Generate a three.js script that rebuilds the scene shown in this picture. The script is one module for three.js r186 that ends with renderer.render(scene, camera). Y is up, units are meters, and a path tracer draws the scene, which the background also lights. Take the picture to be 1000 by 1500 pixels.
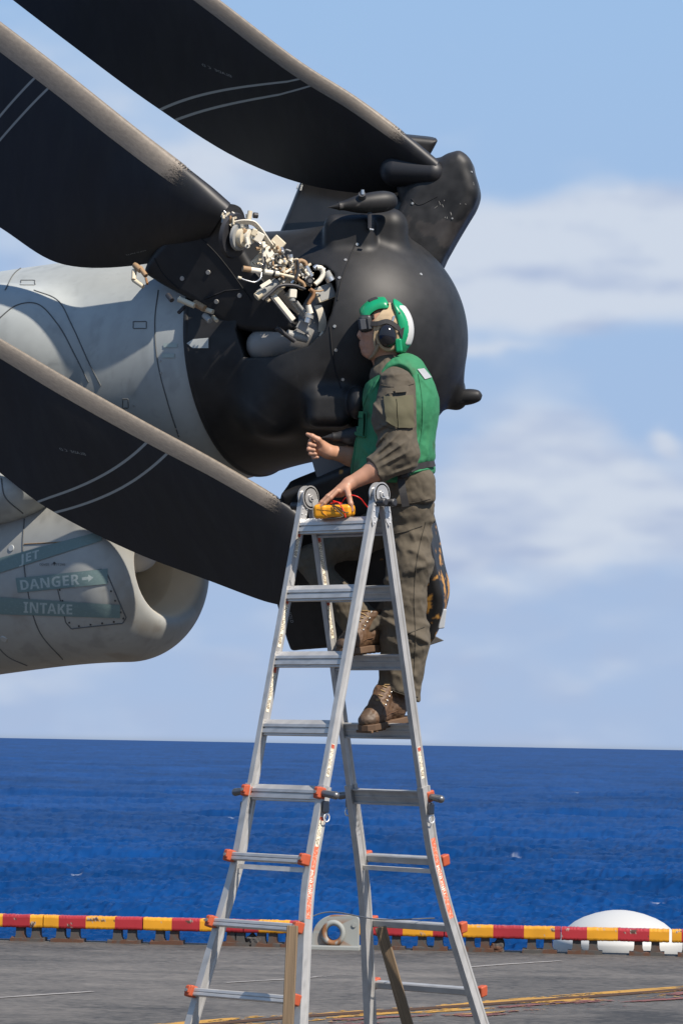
import * as THREE from 'three';
import { mergeGeometries, mergeVertices, toCreasedNormals } from 'three/addons/utils/BufferGeometryUtils.js';
import { RoundedBoxGeometry } from 'three/addons/geometries/RoundedBoxGeometry.js';

// ---------------------------------------------------------------- camera, sky, sun, exposure
const V = (x, y, z) => new THREE.Vector3(x, y, z);
const scene = new THREE.Scene();
const FOC = 5000, PITCH = Math.atan(338 / FOC), EYE = 1.6;      // lens of about 120 mm, eye height over the deck
const camera = new THREE.PerspectiveCamera(2 * Math.atan(750 / FOC) * 180 / Math.PI, 682 / 1024, 0.1, 120000);
camera.position.set(0, EYE, 0);
camera.rotation.set(PITCH, 0, 0.018, 'YXZ');
camera.updateMatrixWorld(true);
const CAM = camera.matrixWorld.clone(), CAMI = CAM.clone().invert();

const renderer = new THREE.WebGLRenderer({ antialias: true });
renderer.toneMapping = THREE.LinearToneMapping;
renderer.toneMappingExposure = 1.4;
renderer.shadowMap.enabled = true;

const sunDir = V(0.46, 0.74, 0.50).normalize();                  // towards the sun: high, from the right, a little behind the camera
const sun = new THREE.DirectionalLight(new THREE.Color(1, 0.91, 0.80), 5.0);
sun.position.copy(sunDir).multiplyScalar(40).add(V(0, 0, -15));
sun.target.position.set(0, 0, -15); scene.add(sun, sun.target);
sun.castShadow = true; sun.shadow.mapSize.set(2048, 2048); sun.shadow.bias = -0.0004;
Object.assign(sun.shadow.camera, { left: -14, right: 14, top: 14, bottom: -14, near: 1, far: 90 });

// seeded noise
function rng(s) { return () => { s |= 0; s = s + 0x6D2B79F5 | 0; let t = Math.imul(s ^ s >>> 15, 1 | s); t = t + Math.imul(t ^ t >>> 7, 61 | t) ^ t; return ((t ^ t >>> 14) >>> 0) / 4294967296; }; }
const PERM = (() => { const r = rng(7), p = [...Array(256).keys()]; for (let i = 255; i; i--) { const j = r() * (i + 1) | 0; [p[i], p[j]] = [p[j], p[i]]; } return Uint8Array.from([...p, ...p]); })();
const GV = (() => { const r = rng(11), g = new Float32Array(256); for (let i = 0; i < 256; i++) g[i] = r() * 2 - 1; return g; })();
function noise(x, y, z) {                                          // value noise, -1 to 1
  const X = Math.floor(x), Y = Math.floor(y), Z = Math.floor(z); x -= X; y -= Y; z -= Z;
  const u = x * x * x * (x * (x * 6 - 15) + 10), v = y * y * y * (y * (y * 6 - 15) + 10), w = z * z * z * (z * (z * 6 - 15) + 10);
  const a = PERM[X & 255], b = PERM[X + 1 & 255], c0 = Y & 255, c1 = Y + 1 & 255, d0 = Z & 255, d1 = Z + 1 & 255;
  const aa = PERM[a + c0], ab = PERM[a + c1], ba = PERM[b + c0], bb = PERM[b + c1];
  const L = (p, q, t) => p + (q - p) * t;
  return L(L(L(GV[PERM[aa + d0]], GV[PERM[ba + d0]], u), L(GV[PERM[ab + d0]], GV[PERM[bb + d0]], u), v),
    L(L(GV[PERM[aa + d1]], GV[PERM[ba + d1]], u), L(GV[PERM[ab + d1]], GV[PERM[bb + d1]], u), v), w);
}
function fbm(x, y, z, o = 5, g = 0.5) { let s = 0, a = 1, n = 0; for (let i = 0; i < o; i++) { s += a * noise(x, y, z); n += a; a *= g; x = x * 2.03 + 17.1; y = y * 2.03 + 5.3; z = z * 2.03 + 9.7; } return s / n; }
const clamp = (x, a = 0, b = 1) => x < a ? a : x > b ? b : x;
const sstep = (a, b, x) => { const t = clamp((x - a) / (b - a)); return t * t * (3 - 2 * t); };
const mix = (a, b, t) => a + (b - a) * t;

// the sky: pale tropical blue with banks of thin lavender-white cloud over the sea
// banks and gaps over the sea: azimuth and elevation (radians), half widths, amount, flatness of the edges
const CLOUDS = [[.080, .1406, .074, .0195, .95, 6], [.036, .1156, .020, .0016, .55, 2], [.09, .1165, .03, .0018, -.25, 2],
  [.058, .0896, .026, .017, .70, 2], [.048, .0736, .034, .014, .60, 2], [.080, .0736, .040, .012, .50, 2], [.086, .1030, .016, .008, -.60, 2], [.097, .0906, .0045, .006, .85, 2],
  [.070, .0596, .052, .009, .50, 2], [.040, .0616, .016, .008, .40, 2], [.02, .0376, .12, .020, .26, 2], [-.04, .1716, .034, .022, .42, 2], [-.09, .1996, .032, .012, .40, 2], [.04, .2056, .02, .006, .25, 2], [-.08, .13, .05, .03, .4, 2]];
{
  const W = 4096, H = 2048, data = new Float32Array(W * H * 4);
  for (let j = 0; j < H; j++) {
    const el = ((j + 0.5) / H - 0.5) * Math.PI, cy = Math.sin(el), ce = Math.cos(el);
    const t = clamp(el / 0.22), hi = sstep(0.2, 1.3, el);
    // clear air: paler and slightly lavender at the horizon, bluer upward
    const air = el < 0 ? [0.33, 0.42, 0.56] : [mix(mix(0.395, 0.335, t), 0.10, hi), mix(mix(0.515, 0.515, t), 0.25, hi), mix(mix(0.735, 0.785, t), 0.60, hi)];
    for (let i = 0; i < W; i++) {
      const a = ((i + 0.5) / W - 0.5) * 2 * Math.PI, x = Math.cos(a) * ce, z = Math.sin(a) * ce;   // u = atan2(z, x)
      let r = air[0], g = air[1], b = air[2]; const k = (j * W + i) * 4;
      if (el > 0 && (i & 1 || j & 1) && (Math.abs(Math.atan2(x, -z)) >= 0.2 || el >= 0.4) && k > W * H * 2 + W * 8) { const o = i & 1 ? k - 4 : k - W * 4; data.copyWithin(k, o, o + 4); continue; }
      if (el > 0) {
        const az = Math.atan2(x, -z), near = Math.abs(az) < 0.2 && el < 0.4;
        const wob = near ? fbm(az * 26, el * 55, 3.7, 5) : 0, w2 = near ? fbm(az * 60 + 9, el * 130, 1.7, 4) : 0;
        let d = fbm(x * 5 + 3, cy * 14, z * 5, near ? 6 : 5, 0.55) * 1.1 - 0.02 - 0.35 * sstep(0.25, 0.9, el);
        if (near) { d *= 0.55; for (const [ca, ce2, wa, we, am, pw] of CLOUDS) { const p = (az - ca + wob * 0.012 + w2 * .004) / wa, q = (el - ce2 + (wob * 0.007 + w2 * .003) * (pw > 2 && el < ce2 ? .25 : 1)) / we; d += am * Math.exp(-(p * p) * 0.9 - Math.abs(q) ** pw * .9); } d += w2 * 0.24; }
        const c = sstep(-0.05, 0.72, d) * 0.9, lit = clamp(0.5 + 1.5 * (near ? fbm(az * 34 + .4, el * 120 - 0.5, 8.1, 5) : noise(x * 9, cy * 20, z * 9)) + 0.3 * c + (el - 0.09) * 6);
        const lo = [0.43, 0.51, 0.69], hiC = [0.64, 0.70, 0.80];
        r = mix(r, mix(lo[0], hiC[0], lit), c); g = mix(g, mix(lo[1], hiC[1], lit), c); b = mix(b, mix(lo[2], hiC[2], lit), c);
      }
      data[k] = r * .715; data[k + 1] = g * .715; data[k + 2] = b * .715; data[k + 3] = 1;
    }
  }
  const tex = new THREE.DataTexture(data, W, H, THREE.RGBAFormat, THREE.FloatType);
  tex.mapping = THREE.EquirectangularReflectionMapping; tex.magFilter = THREE.LinearFilter; tex.minFilter = THREE.LinearFilter; tex.needsUpdate = true;
  scene.background = tex; scene.environment = tex;
}

// ---------------------------------------------------------------- helpers
const NUM = {};
const numbered = (n) => { const k = NUM[n] = (NUM[n] ?? -1) + 1; return k ? n + '_' + String(k).padStart(3, '0') : n; };
const lc = (r, g, b) => new THREE.Color().setRGB(r, g, b);
const mat = (r, g, b, rough = 0.6, metal = 0, extra = {}) => new THREE.MeshPhysicalMaterial({ color: lc(r, g, b), roughness: rough, metalness: metal, ...extra });
const vmat = (rough = 0.7, metal = 0, extra = {}) => new THREE.MeshPhysicalMaterial({ color: 0xffffff, vertexColors: true, roughness: rough, metalness: metal, ...extra });
function thing(name, label, category, base, group) {               // a Group at the thing's base; its parts are given in world metres
  const o = new THREE.Group(); o.name = numbered(name); o.position.copy(base); o.userData = { label, category }; if (group) o.userData.group = group;
  scene.add(o); return o;
}
function part(name, geos, material, parent, label) {               // geos in world metres -> one mesh under parent
  const list = [].concat(geos).map((g) => g.index ? g.toNonIndexed() : g);
  if (list.length > 1) { const all = ['normal', 'uv', 'color'].filter((k) => list.every((g) => g.getAttribute(k))); for (const g of list) for (const k of Object.keys(g.attributes)) if (k !== 'position' && !all.includes(k)) g.deleteAttribute(k); }
  const g = list.length > 1 ? mergeGeometries(list) : [].concat(geos)[0].clone();
  const off = V(0, 0, 0); for (let p = parent; p && p !== scene; p = p.parent) off.add(p.position);
  g.computeBoundingBox(); const c = g.boundingBox.getCenter(V(0, 0, 0));
  g.translate(-c.x, -c.y, -c.z);
  const m = new THREE.Mesh(g, material); m.name = name; m.castShadow = m.receiveShadow = true; if (label) m.userData.label = label;
  m.position.copy(c).sub(off); parent.add(m); return m;
}
function struct(name, geos, material) { const m = part(name, geos, material, scene); m.name = numbered(name); m.userData = { kind: 'structure' }; return m; }
// points: P = a point of the photograph at a depth along the lens axis, in world metres; G = the same on the deck plane
const CP = (px, py, z) => V((px - 500) / FOC * z, (750 - py) / FOC * z, -z);                     // camera frame
const P = (px, py, z) => CP(px, py, z).applyMatrix4(CAM);
const G = (px, py, y = 0) => { const p = P(px, py, 1), o = camera.position; const t = (y - o.y) / (p.y - o.y); return V(mix(o.x, p.x, t), y, mix(o.z, p.z, t)); };
const toW = (g) => Array.isArray(g) ? g.map(toW) : g.applyMatrix4(CAM);
// solids
function frame(o, x, y, z) { return new THREE.Matrix4().makeBasis(x, y, z).setPosition(o); }
function rod(a, b, r, r2 = r, seg = 12) {                           // round bar from a to b
  const d = b.clone().sub(a), g = new THREE.CylinderGeometry(r2, r, d.length(), seg, 1);
  g.applyQuaternion(new THREE.Quaternion().setFromUnitVectors(V(0, 1, 0), d.normalize())); const c = a.clone().add(b).multiplyScalar(0.5); return g.translate(c.x, c.y, c.z);
}
function tube(pts, r, seg = 8, n) { return new THREE.TubeGeometry(new THREE.CatmullRomCurve3(pts, false, 'centripetal'), n ?? pts.length * 6, r, seg); }
function rbox(c, x, y, z, sx, sy, sz, r = 0.004) {                  // rounded box about c with axes x, y, z
  const g = new RoundedBoxGeometry(sx, sy, sz, 2, Math.min(r, sx * .45, sy * .45, sz * .45)); return g.applyMatrix4(frame(c, x, y, x.clone().cross(y)));
}
function sweep(profile, path, ax, ay, caps = true) {                // closed 2D profile (x along ax, y along ay) along a polyline of points, flat-shaded edges
  const n = profile.length, pos = [];
  const ring = path.map((p, i) => profile.map(([u, v]) => p.clone().addScaledVector(ax[i] ?? ax, u).addScaledVector(ay[i] ?? ay, v)));
  const tri = (a, b, c) => pos.push(a.x, a.y, a.z, b.x, b.y, b.z, c.x, c.y, c.z);
  for (let i = 0; i + 1 < path.length; i++) for (let k = 0; k < n; k++) { const l = (k + 1) % n, A = ring[i][k], B = ring[i][l], C = ring[i + 1][l], D = ring[i + 1][k]; tri(A, B, C); tri(A, C, D); }
  if (caps) { const f = THREE.ShapeUtils.triangulateShape(profile.map(([u, v]) => new THREE.Vector2(u, v)), []); for (const [a, b, c] of f) { tri(ring[0][a], ring[0][c], ring[0][b]); const e = ring[ring.length - 1]; tri(e[a], e[b], e[c]); } }
  const g = new THREE.BufferGeometry(); g.setAttribute('position', new THREE.Float32BufferAttribute(pos, 3)); g.computeVertexNormals();
  g.setAttribute('uv', new THREE.Float32BufferAttribute(new Float32Array(pos.length / 3 * 2), 2)); return g;
}
function tint(g, f) {                                               // vertex colours from a function of the point
  const p = g.getAttribute('position'), c = new Float32Array(p.count * 3); for (let i = 0; i < p.count; i++) { const k = f(p.getX(i), p.getY(i), p.getZ(i)); c[i * 3] = k[0]; c[i * 3 + 1] = k[1]; c[i * 3 + 2] = k[2]; }
  g.setAttribute('color', new THREE.BufferAttribute(c, 3)); return g;
}
function canvasTex(w, h, draw, srgb = true) {
  const c = document.createElement('canvas'); c.width = w; c.height = h; draw(c.getContext('2d'), w, h);
  const t = new THREE.CanvasTexture(c); if (srgb) t.colorSpace = THREE.SRGBColorSpace; t.magFilter = THREE.LinearFilter; return t;
}
function dataTex(n, m, f, srgb = false) {                           // f(i, j) -> [r, g, b] 0..1
  const d = new Uint8Array(n * m * 4); for (let j = 0; j < m; j++) for (let i = 0; i < n; i++) { const k = (j * n + i) * 4, c = f(i, j); d[k] = c[0] * 255; d[k + 1] = c[1] * 255; d[k + 2] = c[2] * 255; d[k + 3] = 255; }
  const t = new THREE.DataTexture(d, n, m); if (srgb) t.colorSpace = THREE.SRGBColorSpace; t.wrapS = t.wrapT = THREE.RepeatWrapping; t.magFilter = THREE.LinearFilter; t.minFilter = THREE.LinearMipmapLinearFilter; t.generateMipmaps = true; t.needsUpdate = true; return t;
}
const tileNoise = (n, seed, o, sx = 1, sy = 1, base = 4) => {       // tiling fbm on an n x n grid, 0..1
  const out = new Float32Array(n * n); let amp = 1, tot = 0;
  for (let k = 0; k < o; k++) {
    const fx = Math.max(1, Math.round(base * sx * 2 ** k)), fy = Math.max(1, Math.round(base * sy * 2 ** k)), r = rng(seed + k * 31), lat = new Float32Array(fx * fy).map(() => r()); tot += amp;
    for (let j = 0; j < n; j++) { const y = j / n * fy, Y = y | 0, v = y - Y, vv = v * v * (3 - 2 * v), y1 = (Y + 1) % fy; for (let i = 0; i < n; i++) { const x = i / n * fx, X = x | 0, u = x - X, uu = u * u * (3 - 2 * u), x1 = (X + 1) % fx; out[j * n + i] += amp * mix(mix(lat[Y * fx + X], lat[Y * fx + x1], uu), mix(lat[y1 * fx + X], lat[y1 * fx + x1], uu), vv); } }
    amp *= 0.55;
  }
  for (let i = 0; i < out.length; i++) out[i] /= tot; return out;
};

// signed distance fields and their surfaces (camera-frame metres)
const smin = (a, b, k) => { const h = Math.max(k - Math.abs(a - b), 0) / k; return Math.min(a, b) - h * h * k * 0.25; };
const smax = (a, b, k) => -smin(-a, -b, k);
function cone(a, b, ra, rb) {                                       // tapered capsule
  const ax = a.x, ay = a.y, az = a.z, dx = b.x - ax, dy = b.y - ay, dz = b.z - az, l2 = dx * dx + dy * dy + dz * dz;
  return (x, y, z) => { x -= ax; y -= ay; z -= az; const h = clamp((x * dx + y * dy + z * dz) / l2); x -= dx * h; y -= dy * h; z -= dz * h; return Math.sqrt(x * x + y * y + z * z) - ra - (rb - ra) * h; };
}
function ell(c, rx, ry, rz, bx = V(1, 0, 0), by = V(0, 1, 0)) {     // ellipsoid with axes bx, by, bx x by
  const bz = bx.clone().cross(by).normalize(), cx = c.x, cy = c.y, cz = c.z;
  return (x, y, z) => { x -= cx; y -= cy; z -= cz; const u = (x * bx.x + y * bx.y + z * bx.z), v = (x * by.x + y * by.y + z * by.z), w = (x * bz.x + y * bz.y + z * bz.z); const k0 = Math.hypot(u / rx, v / ry, w / rz), k1 = Math.hypot(u / rx / rx, v / ry / ry, w / rz / rz); return k1 > 1e-9 ? k0 * (k0 - 1) / k1 : -Math.min(rx, ry, rz); };
}
function sbox(c, hx, hy, hz, r, bx = V(1, 0, 0), by = V(0, 1, 0)) { // rounded box, half sizes
  const bz = bx.clone().cross(by).normalize(); hx -= r; hy -= r; hz -= r;
  return (x, y, z) => { x -= c.x; y -= c.y; z -= c.z; const u = Math.abs(x * bx.x + y * bx.y + z * bx.z) - hx, v = Math.abs(x * by.x + y * by.y + z * by.z) - hy, w = Math.abs(x * bz.x + y * bz.y + z * bz.z) - hz; return Math.hypot(Math.max(u, 0), Math.max(v, 0), Math.max(w, 0)) + Math.min(Math.max(u, v, w), 0) - r; };
}
function surf(f, lo, hi, cell) {                                    // surface nets, coarse blocks skipped
  const nx = Math.ceil((hi.x - lo.x) / cell) + 1, ny = Math.ceil((hi.y - lo.y) / cell) + 1, nz = Math.ceil((hi.z - lo.z) / cell) + 1, B = 6;
  const val = new Float32Array(nx * ny * nz).fill(1), id = new Int32Array(nx * ny * nz).fill(-1), S = nx, T = nx * ny;
  for (let k = 0; k < nz; k += B) for (let j = 0; j < ny; j += B) for (let i = 0; i < nx; i += B) {
    const c = f(lo.x + (i + (B - 1) / 2) * cell, lo.y + (j + (B - 1) / 2) * cell, lo.z + (k + (B - 1) / 2) * cell), far = Math.abs(c) > cell * B * 1.35;
    for (let c2 = k; c2 < Math.min(nz, k + B); c2++) for (let b = j; b < Math.min(ny, j + B); b++) for (let a = i; a < Math.min(nx, i + B); a++) val[a + b * S + c2 * T] = far ? c : f(lo.x + a * cell, lo.y + b * cell, lo.z + c2 * cell);
  }
  const pos = [], idx = [], E = [[0, 1], [0, 2], [0, 4], [1, 3], [1, 5], [2, 3], [2, 6], [3, 7], [4, 5], [4, 6], [5, 7], [6, 7]], O = [0, 1, S, S + 1, T, T + 1, S + T, S + T + 1];
  for (let k = 0; k < nz - 1; k++) for (let j = 0; j < ny - 1; j++) for (let i = 0; i < nx - 1; i++) {
    const q = i + j * S + k * T; let m = 0; for (let c = 0; c < 8; c++) if (val[q + O[c]] < 0) m |= 1 << c;
    if (m === 0 || m === 255) continue;
    let sx = 0, sy = 0, sz = 0, n = 0;
    for (const [a, b] of E) if ((m >> a & 1) !== (m >> b & 1)) { const va = val[q + O[a]], vb = val[q + O[b]], t = va / (va - vb); sx += (a & 1) + ((b & 1) - (a & 1)) * t; sy += (a >> 1 & 1) + ((b >> 1 & 1) - (a >> 1 & 1)) * t; sz += (a >> 2) + ((b >> 2) - (a >> 2)) * t; n++; }
    id[q] = pos.length / 3; pos.push(lo.x + (i + sx / n) * cell, lo.y + (j + sy / n) * cell, lo.z + (k + sz / n) * cell);
  }
  const quad = (a, b, c, d, flip) => { if (a < 0 || b < 0 || c < 0 || d < 0) return; flip ? idx.push(a, b, c, a, c, d) : idx.push(a, c, b, a, d, c); };
  for (let k = 1; k < nz - 1; k++) for (let j = 1; j < ny - 1; j++) for (let i = 1; i < nx - 1; i++) {
    const q = i + j * S + k * T, s = val[q] < 0;
    if (s !== val[q + 1] < 0) quad(id[q], id[q - S], id[q - S - T], id[q - T], s ? 1 : 0);
    if (s !== val[q + S] < 0) quad(id[q], id[q - T], id[q - T - 1], id[q - 1], s ? 1 : 0);
    if (s !== val[q + T] < 0) quad(id[q], id[q - 1], id[q - 1 - S], id[q - S], s ? 1 : 0);
  }
  const nor = new Float32Array(pos.length), e = cell * 0.5;
  for (let i = 0; i < pos.length; i += 3) { const x = pos[i], y = pos[i + 1], z = pos[i + 2], a = f(x + e, y, z) - f(x - e, y, z), b = f(x, y + e, z) - f(x, y - e, z), c = f(x, y, z + e) - f(x, y, z - e), l = Math.hypot(a, b, c) || 1; nor[i] = a / l; nor[i + 1] = b / l; nor[i + 2] = c / l; }
  const g = new THREE.BufferGeometry(); g.setAttribute('position', new THREE.Float32BufferAttribute(pos, 3)); g.setAttribute('normal', new THREE.BufferAttribute(nor, 3)); g.setIndex(idx);
  g.setAttribute('uv', new THREE.Float32BufferAttribute(new Float32Array(pos.length / 3 * 2), 2)); return g;
}
function hit(f, px, py, z0 = 13, z1 = 18) {                         // where the line of sight through a point of the photograph meets a field
  const d = CP(px, py, 1).normalize(); let t = z0; for (let i = 0; i < 200; i++) { const p = d.clone().multiplyScalar(t), v = f(p.x, p.y, p.z); if (v < 0.0008) return p; t += v * 0.8; if (t > z1) break; } return null;
}
const grad = (f, p, e = 0.004) => V(f(p.x + e, p.y, p.z) - f(p.x - e, p.y, p.z), f(p.x, p.y + e, p.z) - f(p.x, p.y - e, p.z), f(p.x, p.y, p.z + e) - f(p.x, p.y, p.z - e)).normalize();
// ---------------------------------------------------------------- setting: sea, flight deck
const SEA = -19;
{ // one sheet to the horizon, real swell and chop where the waves can be told apart
  const pos = [], idx = [];
  const rr = []; { let r = 30; while (r < 60000) { rr.push(r); r *= r < 250 ? 1.25 : 1 + clamp(r * 6e-6, .0018, .08); } }
  const az = []; for (let a = -Math.PI; a < -0.5; a += 0.12) az.push(a); for (let a = -0.5; a < -0.1401; a += 0.0024) az.push(a); for (let a = -0.14; a <= 0.1401; a += 0.28 / 520) az.push(a); for (let a = 0.1424; a < 0.5; a += 0.0024) az.push(a); for (let a = 0.5; a < Math.PI; a += 0.12) az.push(a); az.push(Math.PI);
  const rid = (x, y, z) => 1 - 2 * Math.abs(noise(x, y, z)), caps = [[0.052, 640, 3], [0.094, 430, 2], [-.03, 900, 4], [.07, 1500, 6], [-.075, 520, 2], [.02, 760, 3]];
  const wave = (x, z, r) => (0.9 * noise(x * .017 + z * .006, z * .03, 1.3) + .55 * noise(x * .05 - z * .01, z * .085, 4.2) + .30 * rid(x * .13 + z * .03, z * .24, 7.7) * (.6 + .6 * noise(x * .02, z * .03, 3)) + .15 * rid(x * .36 - z * .05, z * .6, 2.2) + .16 * rid(x * .9 + z * .1, z * 1.2, 5.1) + .07 * noise(x * 2.2, z * 2.8, 8.3)) * 1.7 / (1 + (r / 9000) ** 2);
  const col = [];
  rr.forEach((r) => az.forEach((a) => { const x = Math.sin(a) * r, z = -Math.cos(a) * r, near = r < 16000 && Math.abs(a) < .49; pos.push(x, SEA + (near ? wave(x, z, r) : 0), z); const v = 1 + (near ? .2 * noise(x * .02, z * .012, 9) + .26 * fbm(x * .16, z * .2, 6, 4) : 0); let f = 0; for (const [ca, cr, w] of caps) f = Math.max(f, near ? 1.1 - Math.abs((a - ca) * r) / (w * .55) - Math.abs(r - cr) / (cr * cr * 5e-6) + .5 * noise(x * 2, z * 2, 3) : 0); f = clamp(f) * .55; col.push(mix(.0036 * v, .5, f), mix(.036 * v, .52, f), mix(.132 * v, .55, f)); }));
  const n = az.length; for (let i = 0; i + 1 < rr.length; i++) for (let j = 0; j + 1 < n; j++) { const a = i * n + j; idx.push(a, a + 1, a + n + 1, a, a + n + 1, a + n); }
  const g = new THREE.BufferGeometry(); g.setAttribute('position', new THREE.Float32BufferAttribute(pos, 3)); g.setAttribute('color', new THREE.Float32BufferAttribute(col, 3)); g.setIndex(idx); g.computeVertexNormals();
  struct('sea', g, vmat(0.4, 0, { ior: 1.33, specularIntensity: 0.02 }));
}
const EDGE = (px) => 1377 + 0.0235 * px;
const eL = G(-900, EDGE(-900)), eR = G(2100, EDGE(2100)), eDir = eR.clone().sub(eL).normalize(), eOut = V(eDir.z, 0, -eDir.x); // along the deck edge, out to sea
const E = (px) => G(px, EDGE(px));
{ // steel deck with a worn dark non-skid coat
  const N = 2048, S = 9;                                            // texels, metres per repeat
  const fine = tileNoise(N, 3, 4, 1, 1, 220), mid = tileNoise(N, 50, 5, 1, 1, 10), big = tileNoise(N, 90, 4, 1, 1, 3), str = tileNoise(N, 130, 4, .5, 1, 26), r = rng(5);
  const st = new Float32Array(N * N);
  for (let k = 0; k < 330; k++) { // tyre and drag scuffs, pale and dark, mostly along the deck edge
    const big2 = r() < .5, x0 = r() * N, y0 = r() * N, a = (r() < .8 ? 0.0 : r() * 3.1) + (r() - .5) * .25, l = 60 + r() * 420, w = big2 ? 8 + r() * r() * 60 : 1 + r() * 5, s = (r() < (big2 ? .3 : .5) ? 1 : -1) * (0.3 + r() * .6), cv = (r() - .5) * .0012;
    for (let t = 0; t < l; t++) { const aa = a + cv * t, x = x0 + Math.cos(aa) * t, y = y0 + Math.sin(aa) * t, e = Math.min(1, (l - t) / (l * .4), t / (l * .3)), we = w * (.4 + .6 * e); for (let q = -we; q <= we; q++) { const i = ((x - Math.sin(aa) * q | 0) % N + N) % N, j = ((y + Math.cos(aa) * q | 0) % N + N) % N, z = j * N + i, v = s * e * (1 - (q / we) ** 2) * (0.35 + 0.65 * fine[z]) * (.5 + mid[z]); st[z] += (v - st[z]) * .3; } }
  }
  const tex = dataTex(N, N, (i, j) => { const k = j * N + i; let v = 0.083 + 0.10 * (mid[k] - .5) + 0.11 * (big[k] - .5) + 0.07 * (str[k] - .5) + 0.10 * (fine[k] - .5) + 0.085 * st[k]; v = clamp(v * (1 - .45 * sstep(.60, .72, mid[k] * .6 + str[k] * .4)), .02, 1); v = Math.pow(v, 1 / 2.2); return [v * 1.01, v * .955, v * .885]; }, true);
  const bump = dataTex(1024, 1024, (i, j) => { const v = fine[(j * 2) * N + i * 2]; return [v, v, v]; });
  const a = eL.clone().addScaledVector(eOut, .22), b = eR.clone().addScaledVector(eOut, .22), c = V(b.x + 10, 0, 34), d = V(a.x - 10, 0, 34);
  const top = [d, c, b, a], g = new THREE.BufferGeometry(), pos = [], uv = [];
  const q = (A, B, C, D) => { for (const p of [A, B, C, A, C, D]) { pos.push(p.x, p.y, p.z); uv.push((p.x * eDir.x + p.z * eDir.z) / S, (p.x * eOut.x + p.z * eOut.z) / S + p.y); } };
  q(...top); const lo = top.map((p) => p.clone().setY(-.6)); for (let i = 0; i < 4; i++) q(top[i], lo[i], lo[(i + 1) % 4], top[(i + 1) % 4]); q(lo[3], lo[2], lo[1], lo[0]);
  g.setAttribute('position', new THREE.Float32BufferAttribute(pos, 3)); g.setAttribute('uv', new THREE.Float32BufferAttribute(uv, 2)); g.computeVertexNormals();
  struct('flight_deck', g, new THREE.MeshStandardMaterial({ map: tex, bumpMap: bump, bumpScale: 0.004, roughness: 0.85 }));
  // ship's side below the deck edge
  struct('hull_side', (() => { const g = new THREE.BoxGeometry(60, 18, 3); const m = a.clone().add(b).multiplyScalar(.5).addScaledVector(eOut, -4); return g.applyMatrix4(frame(V(m.x, -9.8, m.z), eDir, V(0, 1, 0), eDir.clone().cross(V(0, 1, 0)))); })(), mat(.16, .17, .18, .7));
}
{ // worn red and yellow deck line beside a raised seam, pale scuffed lines: paint as thin ragged sheets on the deck
  const strip = (pts, w0, w1, y, seed, thr, col) => { // a ragged coat of paint along a polyline, worn through in flakes
    const pos = [], uv = []; let L = 0; const W = w1 - w0, at = (p, s, w) => V(p.x + s.x * w, y, p.z + s.z * w);
    const cum = [0]; for (let i = 1; i < pts.length; i++) cum.push(cum[i - 1] + pts[i].distanceTo(pts[i - 1])); L = cum[cum.length - 1];
    for (let i = 0; i + 1 < pts.length; i++) { const d = pts[i + 1].clone().sub(pts[i]).normalize(), s = V(d.z, 0, -d.x), q = [at(pts[i], s, w0), at(pts[i + 1], s, w0), at(pts[i + 1], s, w1), at(pts[i], s, w1)], t = [[cum[i] / L, 0], [cum[i + 1] / L, 0], [cum[i + 1] / L, 1], [cum[i] / L, 1]]; for (const k of [0, 1, 2, 0, 2, 3]) { pos.push(q[k].x, q[k].y, q[k].z); uv.push(...t[k]); } }
    const g = new THREE.BufferGeometry(); g.setAttribute('position', new THREE.Float32BufferAttribute(pos, 3)); g.setAttribute('uv', new THREE.Float32BufferAttribute(uv, 2)); g.computeVertexNormals();
    const n = 2048, m = 64, d = new Uint8Array(n * m * 4); for (let j = 0; j < m; j++) for (let i = 0; i < n; i++) { const X = i / n * L, Y = (j + .5) / m, e = 1 - Math.abs(2 * Y - 1), f = fbm(X * 1.6, Y * W * 9, seed, 4) + .55 * fbm(X * 14, Y * W * 40, seed + 3, 4) + .25 * Math.min(0, e - .35), k = (j * n + i) * 4, c = 1 + .3 * fbm(X * 5, Y * W * 20, seed + 8, 3); for (let q = 0; q < 3; q++) d[k + q] = 255 * Math.pow(col[q] * c, 1 / 2.2); d[k + 3] = f > thr ? 255 : 0; }
    const t = new THREE.DataTexture(d, n, m); t.colorSpace = THREE.SRGBColorSpace; t.magFilter = THREE.LinearFilter; t.needsUpdate = true;
    return [g, new THREE.MeshStandardMaterial({ map: t, alphaTest: 0.5, transparent: true, roughness: .85 })];
  };
  const line = [[-200, 1536], [250, 1507], [440, 1491], [700, 1474], [860, 1462], [1000, 1451], [1300, 1432]].map(([x, y]) => G(x, y));
  struct('deck_paint', ...strip(line, -.2, .24, .004, 4.4, .02, [.40, .21, .025]));
  struct('deck_paint', ...strip(line, -.62, -.1, .006, 9.1, .26, [.15, .05, .04]));
  struct('deck_paint', ...strip(line, -.75, -.2, .008, 2.5, .5, [.36, .21, .04]));
  struct('deck_seam', sweep([[-.022, .004], [.022, .004], [.017, .016], [-.017, .016]], line, line.map(() => V(0, 0, -1)), line.map(() => V(0, 1, 0))), mat(.055, .03, .02, .9));
  for (const [l, s] of [[[[-60, 1466], [60, 1458], [136, 1453]], 1], [[[330, 1440], [420, 1435], [510, 1428]], 2], [[[676, 1418], [740, 1413], [822, 1408]], 3]]) struct('scuffed_line', ...strip(l.map(([x, y]) => G(x, y)), -.026, .026, .004, s, -.3, [.27, .25, .23]));
}

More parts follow.
